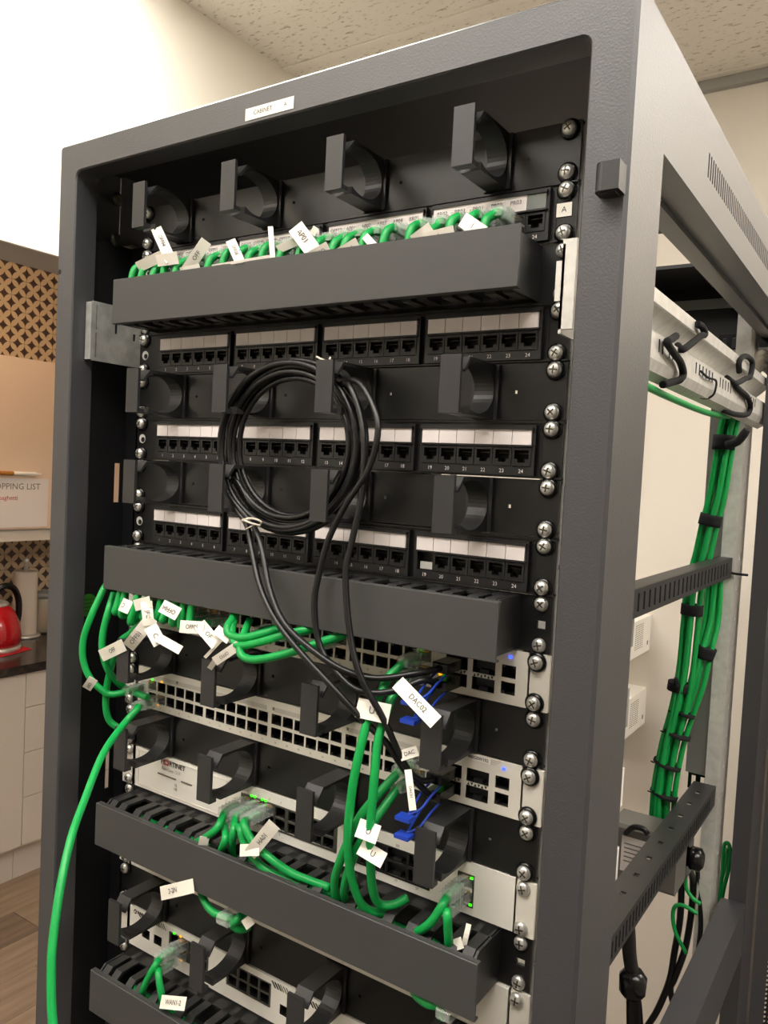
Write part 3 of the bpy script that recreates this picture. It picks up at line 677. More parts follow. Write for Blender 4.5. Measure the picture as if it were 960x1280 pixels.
lg = MB()
for x0, x1, z0, z1 in ((-.1775, -.1765, -.0060, -.0010), (-.1710, -.1700, -.0060, -.0010), (-.1765, -.1740, -.0020, -.0010), (-.1735, -.1710, -.0020, -.0010), (-.1765, -.1740, -.0060, -.0050), (-.1735, -.1710, -.0060, -.0050)): lg.box(x0, x1, -.0048, -.0043, z-.0035+z0, z-.0035+z1)
wpart('emblem', lg.mesh('emblem', 'ink_red'), fw, 'red segmented letter emblem')
text('F', .0072, (-.1802, -.0046, z-.0070), fw, 'ink', bold=.02); text('RTINET', .0072, (-.1688, -.0046, z-.0070), fw, 'ink', align='LEFT', bold=.02)
text('FortiGate 121F', .0046, (-.1800, -.0046, z-.0140), fw, 'ink_grey', align='LEFT')
wpart('printed_line', box_me('printed_line', 'ink_grey', -.1860, -.1580, -.0047, -.0044, z-.0218, z-.0204), fw); wpart('printed_line', box_me('printed_line', 'ink_grey', -.1500, -.1340, -.0047, -.0044, z-.0218, z-.0204), fw)
text('12', .0036, (-.158, -.0046, z-.0275), fw, 'ink'); text('USB', .0030, (-.158, -.0046, z-.0315), fw, 'ink_grey')
for k in range(4): text(str(2*k+1), .003, (-.0568+k*.014, -.0042, z-.0070), fw, 'ink_grey', 'port_number'); text(str(2*k+2), .003, (-.0568+k*.014, -.0042, z-.0375), fw, 'ink_grey', 'port_number')
for k in range(4): text('X%d' % (k+1), .003, (.0742+k*.0212, -.0042, z-.0080), fw, 'ink_grey', 'port_number'); text(str(k+17), .003, (.0742+k*.0212, -.0042, z-.0385), fw, 'ink_grey', 'port_number')
white_ears(fw, 14); screws(fw, 14, -.004, False)

# ---- unit hidden behind the lower duct
sv = unit_root('rack_appliance', 'white rack appliance mostly hidden behind the lower duct', 'appliance', 16); z = zt(16)
wpart('faceplate', MB().bbox(-.2225, .2255, -.0050, .0, z-U+.0006, z-.0006, .0008).mesh('faceplate', 'white_box'), sv)
wpart('chassis', box_me('chassis', 'white_box', -.219, .219, .0, .30, z-U+.001, z-.001), sv)
white_ears(sv, 16); screws(sv, 16, -.004, False)

# ---- lowest appliance
ap = unit_root('edge_appliance', 'white appliance with black slash marks above the lowest duct', 'appliance', 18); z = zt(18)
hs = []; P18 = []
for x, zz, pm in [(-.196, -.0240, PORT_D), (-.177, -.0240, PORT_D)]: P18.append((x, z+zz, pm))
for c in range(4):
    for rz, pm in ((-.0125, PORT_U), (-.0240, PORT_D)): P18.append((-.1515+c*.0142, z+rz, pm)); P18.append((-.0672+c*.0142, z+rz, pm))
P18.append((.0010, z-.0265, PORT_D)); P18.append((.058, z-.0265, PORT_D))
for x, zz, pm in P18: hs.append((x-.0061, x+.0061, zz-.005, zz+.005))
usb = (.0160, .0240, z-.0330, z-.0150); hs.append(usb)
wpart('faceplate', MB().plate(-.2225, .2255, z-U+.0008, z-.0006, hs, lambda x, zz, d: (x, -.0040+d, zz), .0015).mesh('faceplate', 'white_box'), ap)
wpart('chassis', MB().box(-.219, .219, .021, .30, z-U+.001, z-.001).box(-.219, .219, -.002, .021, z-U+.001, z-U+.0022).box(-.219, .219, -.002, .021, z-.0022, z-.001).mesh('chassis', 'white_box'), ap)
for x0 in (-.1590, -.0748): wpart('port_bezel', MB().plate(x0, x0+.0580, z-.0300, z-.0068, hs, lambda x, zz, d: (x, -.0047+d, zz), .0008).mesh('port_bezel', 'port_metal'), ap)
for x, zz, pm in P18: wpart('port', pm, ap, loc=(x, -.0038, zz))
wpart('usb_port', MB().box(.017, .023, -.006, .010, z-.0320, z-.0160).mesh('usb_port', 'usb_blue'), ap, 'blue double USB port')
for x0, n in ((-.206, 4), (-.1830, 6), (-.0120, 6), (.034, 6)):
    for k in range(n):
        s = .0018 if k < 3 else .0008
        wpart('slash_mark', MB().prism_y([(0, -.0085), (s, -.0085), (s-.0045, -.0030), (-.0045, -.0030)], -.0003, 0).mesh('slash_mark', 'ink'), ap, loc=(x0+k*.0036, -.0041, z))
b = MB().lathe([(.0024, 0), (.0024, -.0003)], 20, 'y'); b.box(-.001, .001, -.0006, -.0003, -.001, .001, 1)
wpart('round_logo', b.mesh('round_logo', ['ink', 'white_box']), ap, loc=(-.2140, -.0041, z-.0050)); wpart('printed_line', box_me('printed_line', 'ink_grey', -.2100, -.2000, -.0044, -.0041, z-.0058, z-.0040), ap)
for x, c, zz in ((-.1515, 'green', -.0065), (-.1420, 'amber', -.0065), (-.140, 'amber', -.031)): wpart('indicator', LEDM[c], ap, loc=(x, -.0042, z+zz))
white_ears(ap, 18); screws(ap, 18, -.004, False)

# ============================================================ CABLES
CAMP = Vector(cam.matrix_world.translation)
CR = .0036
def plug_mesh():
    b = MB()
    b.box(-.0057, .0057, -.013, .006, -.0040, .0038)
    b.prism([(-.0130, -.0046), (-.0350, -.0036), (-.0350, .0036), (-.0130, .0046)], -.0052, .0052)
    for k in range(4): b.box(-.0058, .0058, -.0165-k*.0045, -.0150-k*.0045, -.0049+k*.0002, .0049-k*.0002)
    b.prism([(-.001, .0041), (-.018, .0072), (-.018, .0080), (-.001, .0052)], -.003, .003)
    return b.mesh('plug', 'clear')
PLUG = plug_mesh()
PINS = MB().box(-.0042, .0042, -.004, .004, .0038, .0041).mesh('contacts', 'gold')
def flag(parent, p0, p1, width, txt='', n=None, bend=.15, size=None, flip=False, ink='ink'):
    """paper cable flag from p0 (at the cable) to p1 (free tip)"""
    p0, p1 = Vector(p0), Vector(p1); d = p1-p0; Ln = d.length; e = d.normalized()
    n = Vector(n) if n else (CAMP-(p0+p1)/2).normalized(); n = (n-e*n.dot(e)).normalized(); wv = n.cross(e)
    b = MB(); K = 5; up = []; dn = []
    for k in range(K+1):
        t = k/K; c = p0+d*t+n*(math.sin(math.pi*t)*Ln*bend)
        for s in (-1, 1):
            up.append(c+wv*(s*width/2)+n*.0002); dn.append(c+wv*(s*width/2)-n*.0002)
    vs = up+dn; m = len(up); fs = []
    for k in range(K):
        a = 2*k; fs += [(a, a+1, a+3, a+2), (m+a+2, m+a+3, m+a+1, m+a), (a, a+2, m+a+2, m+a), (a+3, a+1, m+a+1, m+a+3)]
    fs += [(1, 0, m, m+1), (2*K, 2*K+1, m+2*K+1, m+2*K)]
    b.add(vs, fs); f = wpart('label_flag', b.mesh('label_flag', 'tape'), parent, 'white paper flag')
    if txt:
        ex = -e if flip else e; M = Matrix((ex, n.cross(ex), n)).transposed()
        c = p0+d*.55+n*(Ln*bend+.0006)
        me = text_mesh(txt, size or min(width*.52, Ln*.9/(len(txt)*.62)), ink)
        wpart('lettering', me, parent, loc=c).rotation_euler = M.to_euler()
    return f
def cable(label, pts, port=None, m='green', r=CR, group=None, cat='cable', name='patch_cable', sub=6, n=8, port2=None):
    """a cable as jacket (+ plugs); port = (x, y, z) of the mouth of the socket it is plugged into"""
    pts = [Vector(p) for p in pts]
    if port:
        q = Vector(port); pts = [q+Vector((0, -.014, 0)), q+Vector((0, -.030, -.0004))]+pts
    if port2:
        q = Vector(port2); pts = pts+[q+Vector((0, -.030, -.0004)), q+Vector((0, -.014, 0))]
    t = root(name, label, cat, tuple(pts[0]), group)
    wpart('jacket', MB().tube(pts, r, n, sub=sub).mesh('jacket', m), t)
    for q in (port, port2):
        if q:
            pg = wpart('plug', PLUG, t, loc=q); part('contacts', PINS, pg)
    return t

# ---- green cables of the top patch panel
z2 = zt(2)-.0278; C2 = []
for k in range(23):
    x = PORTX[k]; ja = random.uniform(-.004, .003); jz = random.uniform(-.006, .0005)
    pts = [(x+ja-.002, -.0400, z2+jz+.001), (x+ja-.004, -.0465, z2+jz-.005), (x+ja-.005, -.0485, z2-.022), (x+ja-.007, -.044, zt(3)-.018), (x+ja-.016, -.034-.0004*k, zt(3)-.028-.0004*(k % 5)), (max(-.208, x+ja-.040), -.026+.001*(k % 7), zt(3)-.030+.0012*(k % 9))]
    if pts[-1][0] > pts[-2][0]-.006: pts[-1] = (pts[-2][0]-.006, pts[-1][1], pts[-1][2])
    C2.append(cable('green patch cable plugged into the port marked '+NAMES2[k], pts, (x, -.0068, z2), group='green cables of the top patch panel'))
def nearest(px):  # cable whose bend is closest to a point
    return min(C2, key=lambda t: abs(t.location.x-.004-px[0]))
for p0, p1, w, tx_, fl in [
    ((-0.1410, -0.0510, -0.0774), (-0.1691, -0.0470, -0.0412), .0105, 'OFF04', True), ((-0.1906, -0.0500, -0.0776), (-0.1516, -0.0500, -0.0692), .010, '', False), ((-0.1603, -0.0520, -0.0749), (-0.1301, -0.0530, -0.0753), .011, '', False),
    ((-0.1206, -0.0520, -0.0901), (-0.0988, -0.0470, -0.0616), .0105, 'OFF', False), ((-0.1250, -0.0530, -0.0892), (-0.0994, -0.0530, -0.0879), .008, '', False), ((-0.0489, -0.0510, -0.0902), (-0.0680, -0.0470, -0.0645), .009, 'OFF08', True),
    ((-0.0822, -0.0535, -0.0911), (-0.0127, -0.0535, -0.0896), .0085, 'OFF10', True), ((-0.0104, -0.0530, -0.0891), (-0.0175, -0.0500, -0.0595), .0045, '', False), ((-0.0081, -0.0500, -0.0804), (0.0105, -0.0460, -0.0740), .007, '', False),
    ((0.0345, -0.0520, -0.0882), (0.0097, -0.0490, -0.0626), .014, 'AP01', True), ((0.0312, -0.0530, -0.0920), (0.0502, -0.0530, -0.0856), .010, 'OFF4', True), ((0.0269, -0.0470, -0.0708), (0.0284, -0.0440, -0.0642), .005, '', False),
    ((0.0629, -0.0540, -0.0943), (0.0808, -0.0530, -0.0871), .0125, 'W', False), ((0.0838, -0.0500, -0.0797), (0.0990, -0.0530, -0.0929), .006, '', False), ((0.1335, -0.0540, -0.0921), (0.1480, -0.0520, -0.0831), .0125, '', False),
    ((0.1422, -0.0545, -0.0908), (0.1675, -0.0535, -0.0877), .010, 'L', False), ((0.1717, -0.0500, -0.0779), (0.1917, -0.0540, -0.0919), .0110, '1', False), ((0.1042, -0.0540, -0.0937), (0.1131, -0.0540, -0.0916), .006, '', False)]:
    flag(nearest(p0), p0, p1, w, tx_, bend=.06, flip=fl)

# ---- cables between the middle duct and the upper switch
z10a, z10b = zt(10)-.0181, zt(10)-.0312; z12a, z12b = zt(12)-.0181, zt(12)-.0312
px10 = lambda c: GX[c//6]+.0071+(c % 6)*GP
def drop(label, c, row, xs, sag, depth=-.056):
    zz = (z10a, z10b)[row]; x = px10(c)
    return cable(label, [(x-.001, -.044, zz-.001), (xs+(x-xs)*.5, depth, zz-sag), (xs, depth+.002, zz+.006), (xs, -.047, zt(9)-.030), (xs-.006, -.035, zt(9)-.022), (xs-.03 if xs > -.17 else xs+.03, -.028, zt(9)-.022)], (x, -.0040, zz), group='green cables hanging from the middle duct')
M = []
M.append(drop('green patch cable in the first upper port of the upper switch', 0, 0, -.198, .004))
M.append(drop('green patch cable in the second upper port, flag marked OFF01', 1, 0, -.190, .006))
M.append(drop('green patch cable in the third upper port, flag marked OFF04', 2, 0, -.168, .010, -.060))
M.append(drop('green patch cable in the fourth upper port, flag marked OFF06', 3, 0, -.156, .004))
M.append(drop('green patch cable in the fifth upper port, flag marked OFF05', 4, 0, -.137, .003))
M.append(drop('green patch cable in the sixth upper port, flag marked OF', 5, 0, -.128, .002))
M.append(drop('green patch cable in the seventh upper port of the upper switch', 6, 0, -.116, .003))
M.append(drop('green patch cable in the eighth upper port of the upper switch', 7, 0, -.105, .005))
M.append(drop('green patch cable in the ninth upper port of the upper switch', 8, 0, -.094, .006))
for k, p in ((1, ((-0.1346, -0.0640, -0.4173), (-0.1653, -0.0660, -0.4506), .0125, 'OFF01', True, .14)), (2, ((-0.1292, -0.0640, -0.4342), (-0.0934, -0.0640, -0.4421), .0085, '', False, .1)), (2, ((-0.1341, -0.0660, -0.4254), (-0.1220, -0.0640, -0.4408), .0125, 'C', False, .08)),
             (3, ((-0.1218, -0.0640, -0.4040), (-0.0985, -0.0640, -0.4091), .0125, 'OFF04', True, .08)), (4, ((-0.0936, -0.0660, -0.4193), (-0.0624, -0.0660, -0.4161), .0115, 'OFF05', False, .03)), (5, ((-0.0697, -0.0650, -0.4137), (-0.0465, -0.0650, -0.4291), .0115, 'OF', False, .02)),
             (0, ((-0.1687, -0.0620, -0.4129), (-0.1858, -0.0600, -0.4115), .013, 'C', False, .1)), (0, ((-0.1605, -0.0640, -0.4092), (-0.1377, -0.0640, -0.4022), .011, '', False, .05)), (1, ((-0.1434, -0.0640, -0.4030), (-0.1364, -0.0660, -0.4250), .0105, 'JFC', False, .08)), (7, ((-0.0493, -0.0640, -0.4152), (-0.0301, -0.0660, -0.4220), .0085, '', False, .05)), (8, ((-0.0333, -0.0660, -0.4168), (-0.0599, -0.0660, -0.4428), .003, '', False, .0))):
    flag(M[k], *p[:4], bend=p[5], flip=p[4])
# three loops running to ports further right
L1 = cable('upper of three green cables looping right under the middle duct', [(0.0120, -0.0460, -0.4069), (0.0089, -0.0600, -0.4097), (-0.0131, -0.0660, -0.4171), (-0.0304, -0.0660, -0.4170), (-0.0356, -0.0640, -0.4117), (-0.0399, -0.0520, -0.4037), (-0.0551, -0.0350, -0.3929)], (px10(12), -.004, z10a), group='green loops under the middle duct')
L2 = cable('middle of three green cables looping right under the middle duct', [(0.0481, -0.0480, -0.4026), (0.0338, -0.0620, -0.4069), (0.0065, -0.0680, -0.4179), (-0.0156, -0.0680, -0.4243), (-0.0253, -0.0660, -0.4212), (-0.0336, -0.0600, -0.4126), (-0.0429, -0.0450, -0.4013)], (px10(14), -.004, z10a), group='green loops under the middle duct')
L3_ = cable('lower of three green cables looping right under the middle duct', [(0.0787, -0.0460, -0.4036), (0.0658, -0.0580, -0.4092), (0.0431, -0.0680, -0.4201), (0.0118, -0.0720, -0.4309), (-0.0056, -0.0720, -0.4325), (-0.0134, -0.0700, -0.4278), (-0.0198, -0.0600, -0.4176), (-0.0268, -0.0450, -0.4063)], (px10(17), -.004, z10a), group='green loops under the middle duct')
flag(L2, (-0.0156, -0.0690, -0.4234), (-0.0446, -0.0690, -0.4433), .0085, 'OFF03', bend=.05, flip=False); flag(L2, (-0.0428, -0.0690, -0.4408), (-0.0553, -0.0640, -0.4526), .005, '', bend=0)
# left loops
c1 = cable('outermost green cable looping left of the middle duct into the lower switch', [(-0.2123, -0.0460, -0.5108), (-0.2188, -0.0520, -0.5075), (-0.2296, -0.0600, -0.4946), (-0.2369, -0.0640, -0.4760), (-0.2379, -0.0640, -0.4554), (-0.2340, -0.0600, -0.4345), (-0.2329, -0.0500, -0.4130), (-0.2313, -0.0400, -0.3970), (-0.2075, -0.0300, -0.3841)], (-.1999, -.004, z12a), group='green loops left of the rails')
flag(c1, (-0.2164, -0.0660, -0.4910), (-0.2301, -0.0640, -0.5048), .0095, 'OFF', bend=.05)
c2 = cable('second green cable looping left of the middle duct with a wide flag', [(-0.2229, -0.0400, -0.4077), (-0.2169, -0.0500, -0.4225), (-0.2168, -0.0560, -0.4449), (-0.2145, -0.0580, -0.4624), (-0.2098, -0.0550, -0.4811), (-0.2130, -0.0400, -0.4987), (-0.2072, -0.0300, -0.5080), (-0.1758, -0.0300, -0.5102)], group='green loops left of the rails')
flag(c2, (-0.2115, -0.0620, -0.4679), (-0.1714, -0.0660, -0.4492), .0125, 'OFF', bend=.02)
c3 = cable('green cable passing behind the left ring strip into the lower ring panel', [(-0.1732, -0.0450, -0.4276), (-0.1797, -0.0500, -0.4401), (-0.1950, -0.0520, -0.4528), (-0.2089, -0.0500, -0.4777), (-0.2190, -0.0480, -0.5067), (-0.2203, -0.0460, -0.5310), (-0.2157, -0.0400, -0.5450), (-0.1986, -0.0300, -0.5512)], group='green loops left of the rails')
# the long cable hanging out to the left
lc = cable('long green cable hanging down in front of the left rack post', [(-0.1696, -0.0480, -0.5166), (-0.1698, -0.0639, -0.5284), (-0.1520, -0.1011, -0.5438), (-0.1299, -0.1361, -0.5703), (-0.1118, -0.1612, -0.5885), (-0.0951, -0.1817, -0.6137), (-0.0804, -0.1978, -0.6459), (-0.0714, -0.2052, -0.6681), (-0.0589, -0.2111, -0.7033), (-0.0350, -0.2162, -0.7521), (.0, -.26, -1.05), (-.01, -.24, -1.5), (-.02, -.20, -1.9), (-.03, -.15, -1.9968), (-.08, -.12, -1.9968)], (-.1857, -.004, z12b))
# ---- cables dropping from the switches to the lower duct
gl = 'green uplinks falling to the lower duct'
zd = zt(15)
G1 = cable('green cable from the upper switch, outer one in front of the others', [(0.1262, -0.0460, -0.4290), (0.1251, -0.0560, -0.4407), (0.1217, -0.0660, -0.4590), (0.1190, -0.0720, -0.4835), (0.1152, -0.0740, -0.5124), (0.1114, -0.0720, -0.5506), (0.1105, -0.0660, -0.5823), (0.1129, -0.0560, -0.6099), (0.1178, -0.0460, -0.6239), (0.1301, -0.0360, -0.6266)], (.1333, -.004, z10a), group=gl)
G2 = cable('green cable from the upper switch, inner one with a flag marked U1', [(0.1313, -0.0500, -0.4459), (0.1320, -0.0600, -0.4601), (0.1311, -0.0660, -0.4777), (0.1320, -0.0700, -0.5092), (0.1297, -0.0680, -0.5440), (0.1283, -0.0640, -0.5658), (0.1261, -0.0560, -0.5956), (0.1267, -0.0460, -0.6147), (0.1362, -0.0380, -0.6162), (0.1447, -0.0300, -0.6107)], (.1333, -.004, z10b), group=gl)
G3 = cable('green cable from the lower switch, upper one of the pair', [(0.1245, -0.0520, -0.5244), (0.1168, -0.0620, -0.5389), (0.1084, -0.0640, -0.5589), (0.0973, -0.0600, -0.5822), (0.0863, -0.0520, -0.6078), (0.0839, -0.0440, -0.6271), (0.0835, -0.0320, -0.6435)], (.1333, -.004, z12a), group=gl)
G4 = cable('green cable from the lower switch, lower one of the pair', [(0.1298, -0.0500, -0.5334), (0.1251, -0.0600, -0.5463), (0.1146, -0.0620, -0.5669), (0.1023, -0.0560, -0.5929), (0.0924, -0.0460, -0.6185), (0.0899, -0.0320, -0.6378)], (.1333, -.004, z12b), group=gl)
flag(G2, (0.1126, -0.0700, -0.4518), (0.1407, -0.0660, -0.4524), .0150, 'U1', bend=.02)
flag(G3, (0.1197, -0.0710, -0.5453), (0.1393, -0.0710, -0.5458), .0140, 'U', bend=.02); flag(G4, (0.1215, -0.0690, -0.5609), (0.1437, -0.0680, -0.5658), .0120, 'U', bend=.02)
# ---- firewall cables
z14a, z14b = zt(14)-.0165, zt(14)-.0280
gf = 'green cables of the firewall'
F1 = cable('green cable in the first upper firewall port, turning left into the duct', [(-0.0509, -0.0500, -0.6026), (-0.0648, -0.0500, -0.6159), (-0.0864, -0.0440, -0.6308), (-0.1165, -0.0340, -0.6468)], (-.0568, -.004, z14a), group=gf)
flag(F1, (-0.0618, -0.0550, -0.6132), (-0.0683, -0.0520, -0.6285), .009, '', bend=.05)
F2 = cable('green cable in the first lower firewall port, dropping straight down', [(-0.0403, -0.0500, -0.6100), (-0.0486, -0.0460, -0.6246), (-0.0604, -0.0340, -0.6468)], (-.0568, -.004, z14b), group=gf)
F3 = cable('green cable in the second lower firewall port, running right in the duct', [(-0.0231, -0.0500, -0.5952), (-0.0146, -0.0520, -0.6067), (0.0015, -0.0520, -0.6185), (0.0199, -0.0480, -0.6257), (0.0397, -0.0420, -0.6281), (0.0600, -0.0360, -0.6316)], (-.0428, -.004, z14b), group=gf)
F4 = cable('green cable in the third upper firewall port, flag marked HA01', [(-0.0166, -0.0520, -0.5889), (-0.0035, -0.0540, -0.6004), (0.0178, -0.0540, -0.6090), (0.0351, -0.0480, -0.6179), (0.0510, -0.0420, -0.6222), (0.0700, -0.0360, -0.6254)], (-.0288, -.004, z14a), group=gf)
F5 = cable('green cable in the second upper firewall port, mostly hidden', [(-0.0326, -0.0480, -0.6024), (-0.0394, -0.0420, -0.6217), (-0.0478, -0.0300, -0.6427)], (-.0428, -.004, z14a), group=gf)
flag(F4, (-0.0012, -0.0600, -0.6090), (0.0273, -0.0620, -0.5727), .0120, 'HA01', bend=.02); flag(F4, (0.0106, -0.0610, -0.6007), (-0.0127, -0.0600, -0.6090), .010, '', bend=.03)
H1 = cable('green cable in the upper right firewall port, bending left into the duct', [(0.1848, -0.0460, -0.5958), (0.1782, -0.0480, -0.6092), (0.1660, -0.0440, -0.6238), (0.1502, -0.0340, -0.6362)], (.1830, -.004, z14a), group=gf)
H2 = cable('green cable in the lower right firewall port, dropping straight into the duct', [(0.1903, -0.0480, -0.5999), (0.1909, -0.0460, -0.6150), (0.1892, -0.0400, -0.6311), (0.1826, -0.0300, -0.6482)], (.1830, -.004, z14b), group=gf)
flag(H2, (0.2020, -0.0400, -0.6243), (0.2031, -0.0360, -0.6088), .004, '', bend=.15); flag(H2, (0.1936, -0.0420, -0.6266), (0.2015, -0.0420, -0.6211), .008, '', bend=.0)
# ---- cables below the lower duct and on the lowest appliance
B1 = cable('green cable sagging under the lower duct on the left', [(-0.0935, -0.0300, -0.6717), (-0.0720, -0.0460, -0.6753), (-0.0528, -0.0520, -0.6815), (-0.0372, -0.0500, -0.6829), (-0.0220, -0.0460, -0.6823), (-0.0168, -0.0360, -0.6773)], group='green cables under the lower duct')
wpart('plug', MB().bbox(-.006, .006, -.010, .010, -.005, .005, .002).mesh('plug', 'clear'), B1, loc=(-0.0313, -0.0510, -0.6804))
B2 = cable('short green cable end under the lower duct with a small flag', [(-0.0237, -0.0340, -0.6768), (-0.0222, -0.0480, -0.6799), (-0.0269, -0.0500, -0.6867), (-0.0233, -0.0440, -0.6927), (-0.0207, -0.0340, -0.6933)], group='green cables under the lower duct')
flag(B2, (-0.0114, -0.0520, -0.6809), (-0.0022, -0.0520, -0.6717), .009, '', bend=0)
B3 = cable('green cable sagging under the right end of the lower duct', [(0.1499, -0.0300, -0.6710), (0.1632, -0.0440, -0.6748), (0.1784, -0.0500, -0.6743), (0.1879, -0.0480, -0.6739), (0.1864, -0.0400, -0.6879)], group='green cables under the lower duct')
wpart('plug', MB().bbox(-.006, .006, -.010, .010, -.005, .005, .002).mesh('plug', 'clear'), B3, loc=(0.1947, -0.0450, -0.6752))
flag(B1, (-0.0687, -0.0600, -0.6599), (-0.1147, -0.0580, -0.6840), .0125, '2-2N', bend=.05, flip=True)
W1 = cable('green cable of the lowest appliance bending left into the lowest duct', [(-0.1322, -0.0460, -0.7687), (-0.1408, -0.0480, -0.7859), (-0.1495, -0.0460, -0.8030), (-0.1627, -0.0360, -0.8274)], (-.1373, -.004, zt(18)-.0125), group='green cables of the lowest appliance')
W2 = cable('green cable of the lowest appliance with a flag marked WAN1-2', [(-0.1272, -0.0460, -0.7733), (-0.1184, -0.0500, -0.7864), (-0.1163, -0.0460, -0.8023), (-0.1126, -0.0340, -0.8230)], (-.1373, -.004, zt(18)-.0240), group='green cables of the lowest appliance')
flag(W2, (-0.1112, -0.0560, -0.7915), (-0.0772, -0.0560, -0.7795), .0115, 'WAN1-2', bend=.03)
W3 = cable('green cable lying inside the lowest duct', [(-.19, -.03, zt(19)-.02), (-.12, -.035, zt(19)-.018), (-.05, -.03, zt(19)-.022), (.05, -.032, zt(19)-.02)])
# lengthwise runs inside the ducts
for u, zz, nm in ((3, -.024, 'top'), (9, -.024, 'middle'), (15, -.022, 'lower')):
    for k in range(3):
        cable(('rearmost', 'middle', 'foremost')[k]+' green cable running lengthwise inside the %s duct' % nm, [(-.20, -.020-.009*k, zt(u)+zz), (-.08, -.022-.008*k, zt(u)+zz-.004*k), (.04, -.019-.01*k, zt(u)+zz+.002), (.18, -.024-.008*k, zt(u)+zz-.002*k)], group='cables inside the %s duct' % nm, sub=4)

# ============================================================ BLACK STACKING CABLES (coil)
cx0, cz0, crx, crz = .0078, -.2490, .0723, .0673
def coil(a0, a1, ro, yo, wob):
    out = []; n = int(abs(a1-a0)/24)+1
    for k in range(n+1):
        a = math.radians(a0+(a1-a0)*k/n); j = ro+wob*math.sin(a*.37+ro*900)
        out.append((cx0+(crx+j)*math.cos(a), -.043+yo+.004*math.sin(a*.7+yo*500), cz0+(crz+j)*math.sin(a)))
    return out
def dac(label, head, a0, a1, ro, yo, tail, ends, tip):
    pts = [Vector(p) for p in head]+[Vector(p) for p in coil(a0, a1, ro, yo, .0035)]+[Vector(p) for p in tail]
    pts = [Vector(ends[0])+Vector((0, -.026, 0))]+pts+[Vector(ends[1])+Vector((0, -.026, 0))]
    t = root('stacking_cable', label, 'cable', tuple(pts[0]), 'black stacking cables')
    wpart('jacket', MB().tube(pts, .0027, 8, sub=5).mesh('jacket', 'black_cable'), t)
    for e in ends:
        p = wpart('plug', MB().bbox(-.0068, .0068, -.026, .004, -.0042, .0042, .001).mesh('plug', 'gloss_black'), t, loc=e)
        part('pull_tab', MB().tube([(-.005, -.020, -.004), (-.006, -.034, -.010), (-.006, -.046, -.017), (-.004, -.056, -.020)], .0011, 6, sub=4).tube([(.005, -.020, -.004), (.003, -.034, -.010), (.001, -.046, -.017), (-.004, -.056, -.020)], .0011, 6, sub=4)
             .box(-.011, .0015, -.064, -.054, -.0225, -.0195).mesh('pull_tab', 'blue'), p, label='blue pull tab')
    return t
e10a, e10b, e12a, e12b = [(.1635, -.006, zt(u)+q) for u in (10, 12) for q in (-.0185, -.0325)]
A_ = [(0.1573, -0.0450, -0.4266), (0.1420, -0.0560, -0.4349), (0.1235, -0.0660, -0.4390), (0.1045, -0.0720, -0.4345), (0.0760, -0.0720, -0.4107), (0.0659, -0.0700, -0.3779), (0.0677, -0.0680, -0.3518), (0.0735, -0.0660, -0.3247), (0.0879, -0.0640, -0.2948), (0.1058, -0.0620, -0.2678), (0.1126, -0.0600, -0.2394), (0.1055, -0.0560, -0.2179), (0.0837, -0.0500, -0.1955)]
B_ = [(0.1591, -0.0460, -0.5049), (0.1506, -0.0560, -0.4921), (0.1371, -0.0680, -0.4571), (0.1182, -0.0760, -0.4242), (0.1049, -0.0740, -0.3917), (0.0955, -0.0700, -0.3485), (0.0973, -0.0660, -0.3226), (0.1010, -0.0620, -0.2895), (0.0991, -0.0580, -0.2534), (0.0914, -0.0540, -0.2247), (0.0750, -0.0500, -0.1979)]
Cc = [(-0.0582, -0.0480, -0.2919), (-0.0395, -0.0500, -0.3067), (-0.0234, -0.0520, -0.3177), (-0.0038, -0.0600, -0.3347), (0.0173, -0.0700, -0.3702), (0.0416, -0.0760, -0.3964), (0.0778, -0.0760, -0.4155), (0.1025, -0.0700, -0.4257), (0.1241, -0.0600, -0.4287), (0.1498, -0.0450, -0.4229)]
Dd = [(-0.0635, -0.0460, -0.2863), (-0.0474, -0.0480, -0.3058), (-0.0309, -0.0500, -0.3197), (-0.0167, -0.0580, -0.3374), (0.0036, -0.0680, -0.3673), (0.0274, -0.0750, -0.3913), (0.0579, -0.0790, -0.4132), (0.0943, -0.0770, -0.4387), (0.1160, -0.0700, -0.4586), (0.1361, -0.0600, -0.4781), (0.1469, -0.0520, -0.4967), (0.1594, -0.0420, -0.5124)]
k1 = dac('black stacking cable coiled on the rings, flag marked DAC02', A_, 50, -1230, .0045, -.001, Dd, (e10b, e12b), None)
k2 = dac('black stacking cable coiled on the rings beside the first, flag marked DAC', B_, 48, -1230, -.0045, .003, Cc, (e12a, e10a), None)
flag(k1, (0.1451, -0.0640, -0.4271), (0.1848, -0.0720, -0.4476), .0115, 'DAC02', bend=.02)
flag(k2, (0.1573, -0.0620, -0.4925), (0.1658, -0.0660, -0.5206), .0055, 'DAC01', bend=.03)
flag(k2, (0.1483, -0.0600, -0.4847), (0.1608, -0.0550, -0.4787), .008, 'DAC', bend=.02)
tie = root('cable_tie', 'white twist tie round the bottom left of the black coil', 'cable tie', (-0.0206, -0.0550, -0.3174), 'white twist ties')
wpart('band', MB().tube([(-0.0313, -0.0550, -0.3161), (-0.0162, -0.0600, -0.3134), (-0.0067, -0.0580, -0.3155), (-0.0156, -0.0520, -0.3206), (-0.0309, -0.0500, -0.3212), (-0.0313, -0.0550, -0.3161), (-0.0141, -0.0620, -0.3174), (-0.0074, -0.0580, -0.3191)], .0010, 6).mesh('band', 'rope_white'), tie)
wpart('tail', MB().tube([(-0.0103, -0.0600, -0.3179), (-0.0213, -0.0620, -0.3236)], .0007, 5, sub=2).mesh('tail', 'rope_white'), tie)
tie = root('cable_tie', 'white twist tie at the top right of the black coil', 'cable tie', (0.0497, -0.0550, -0.1771), 'white twist ties')
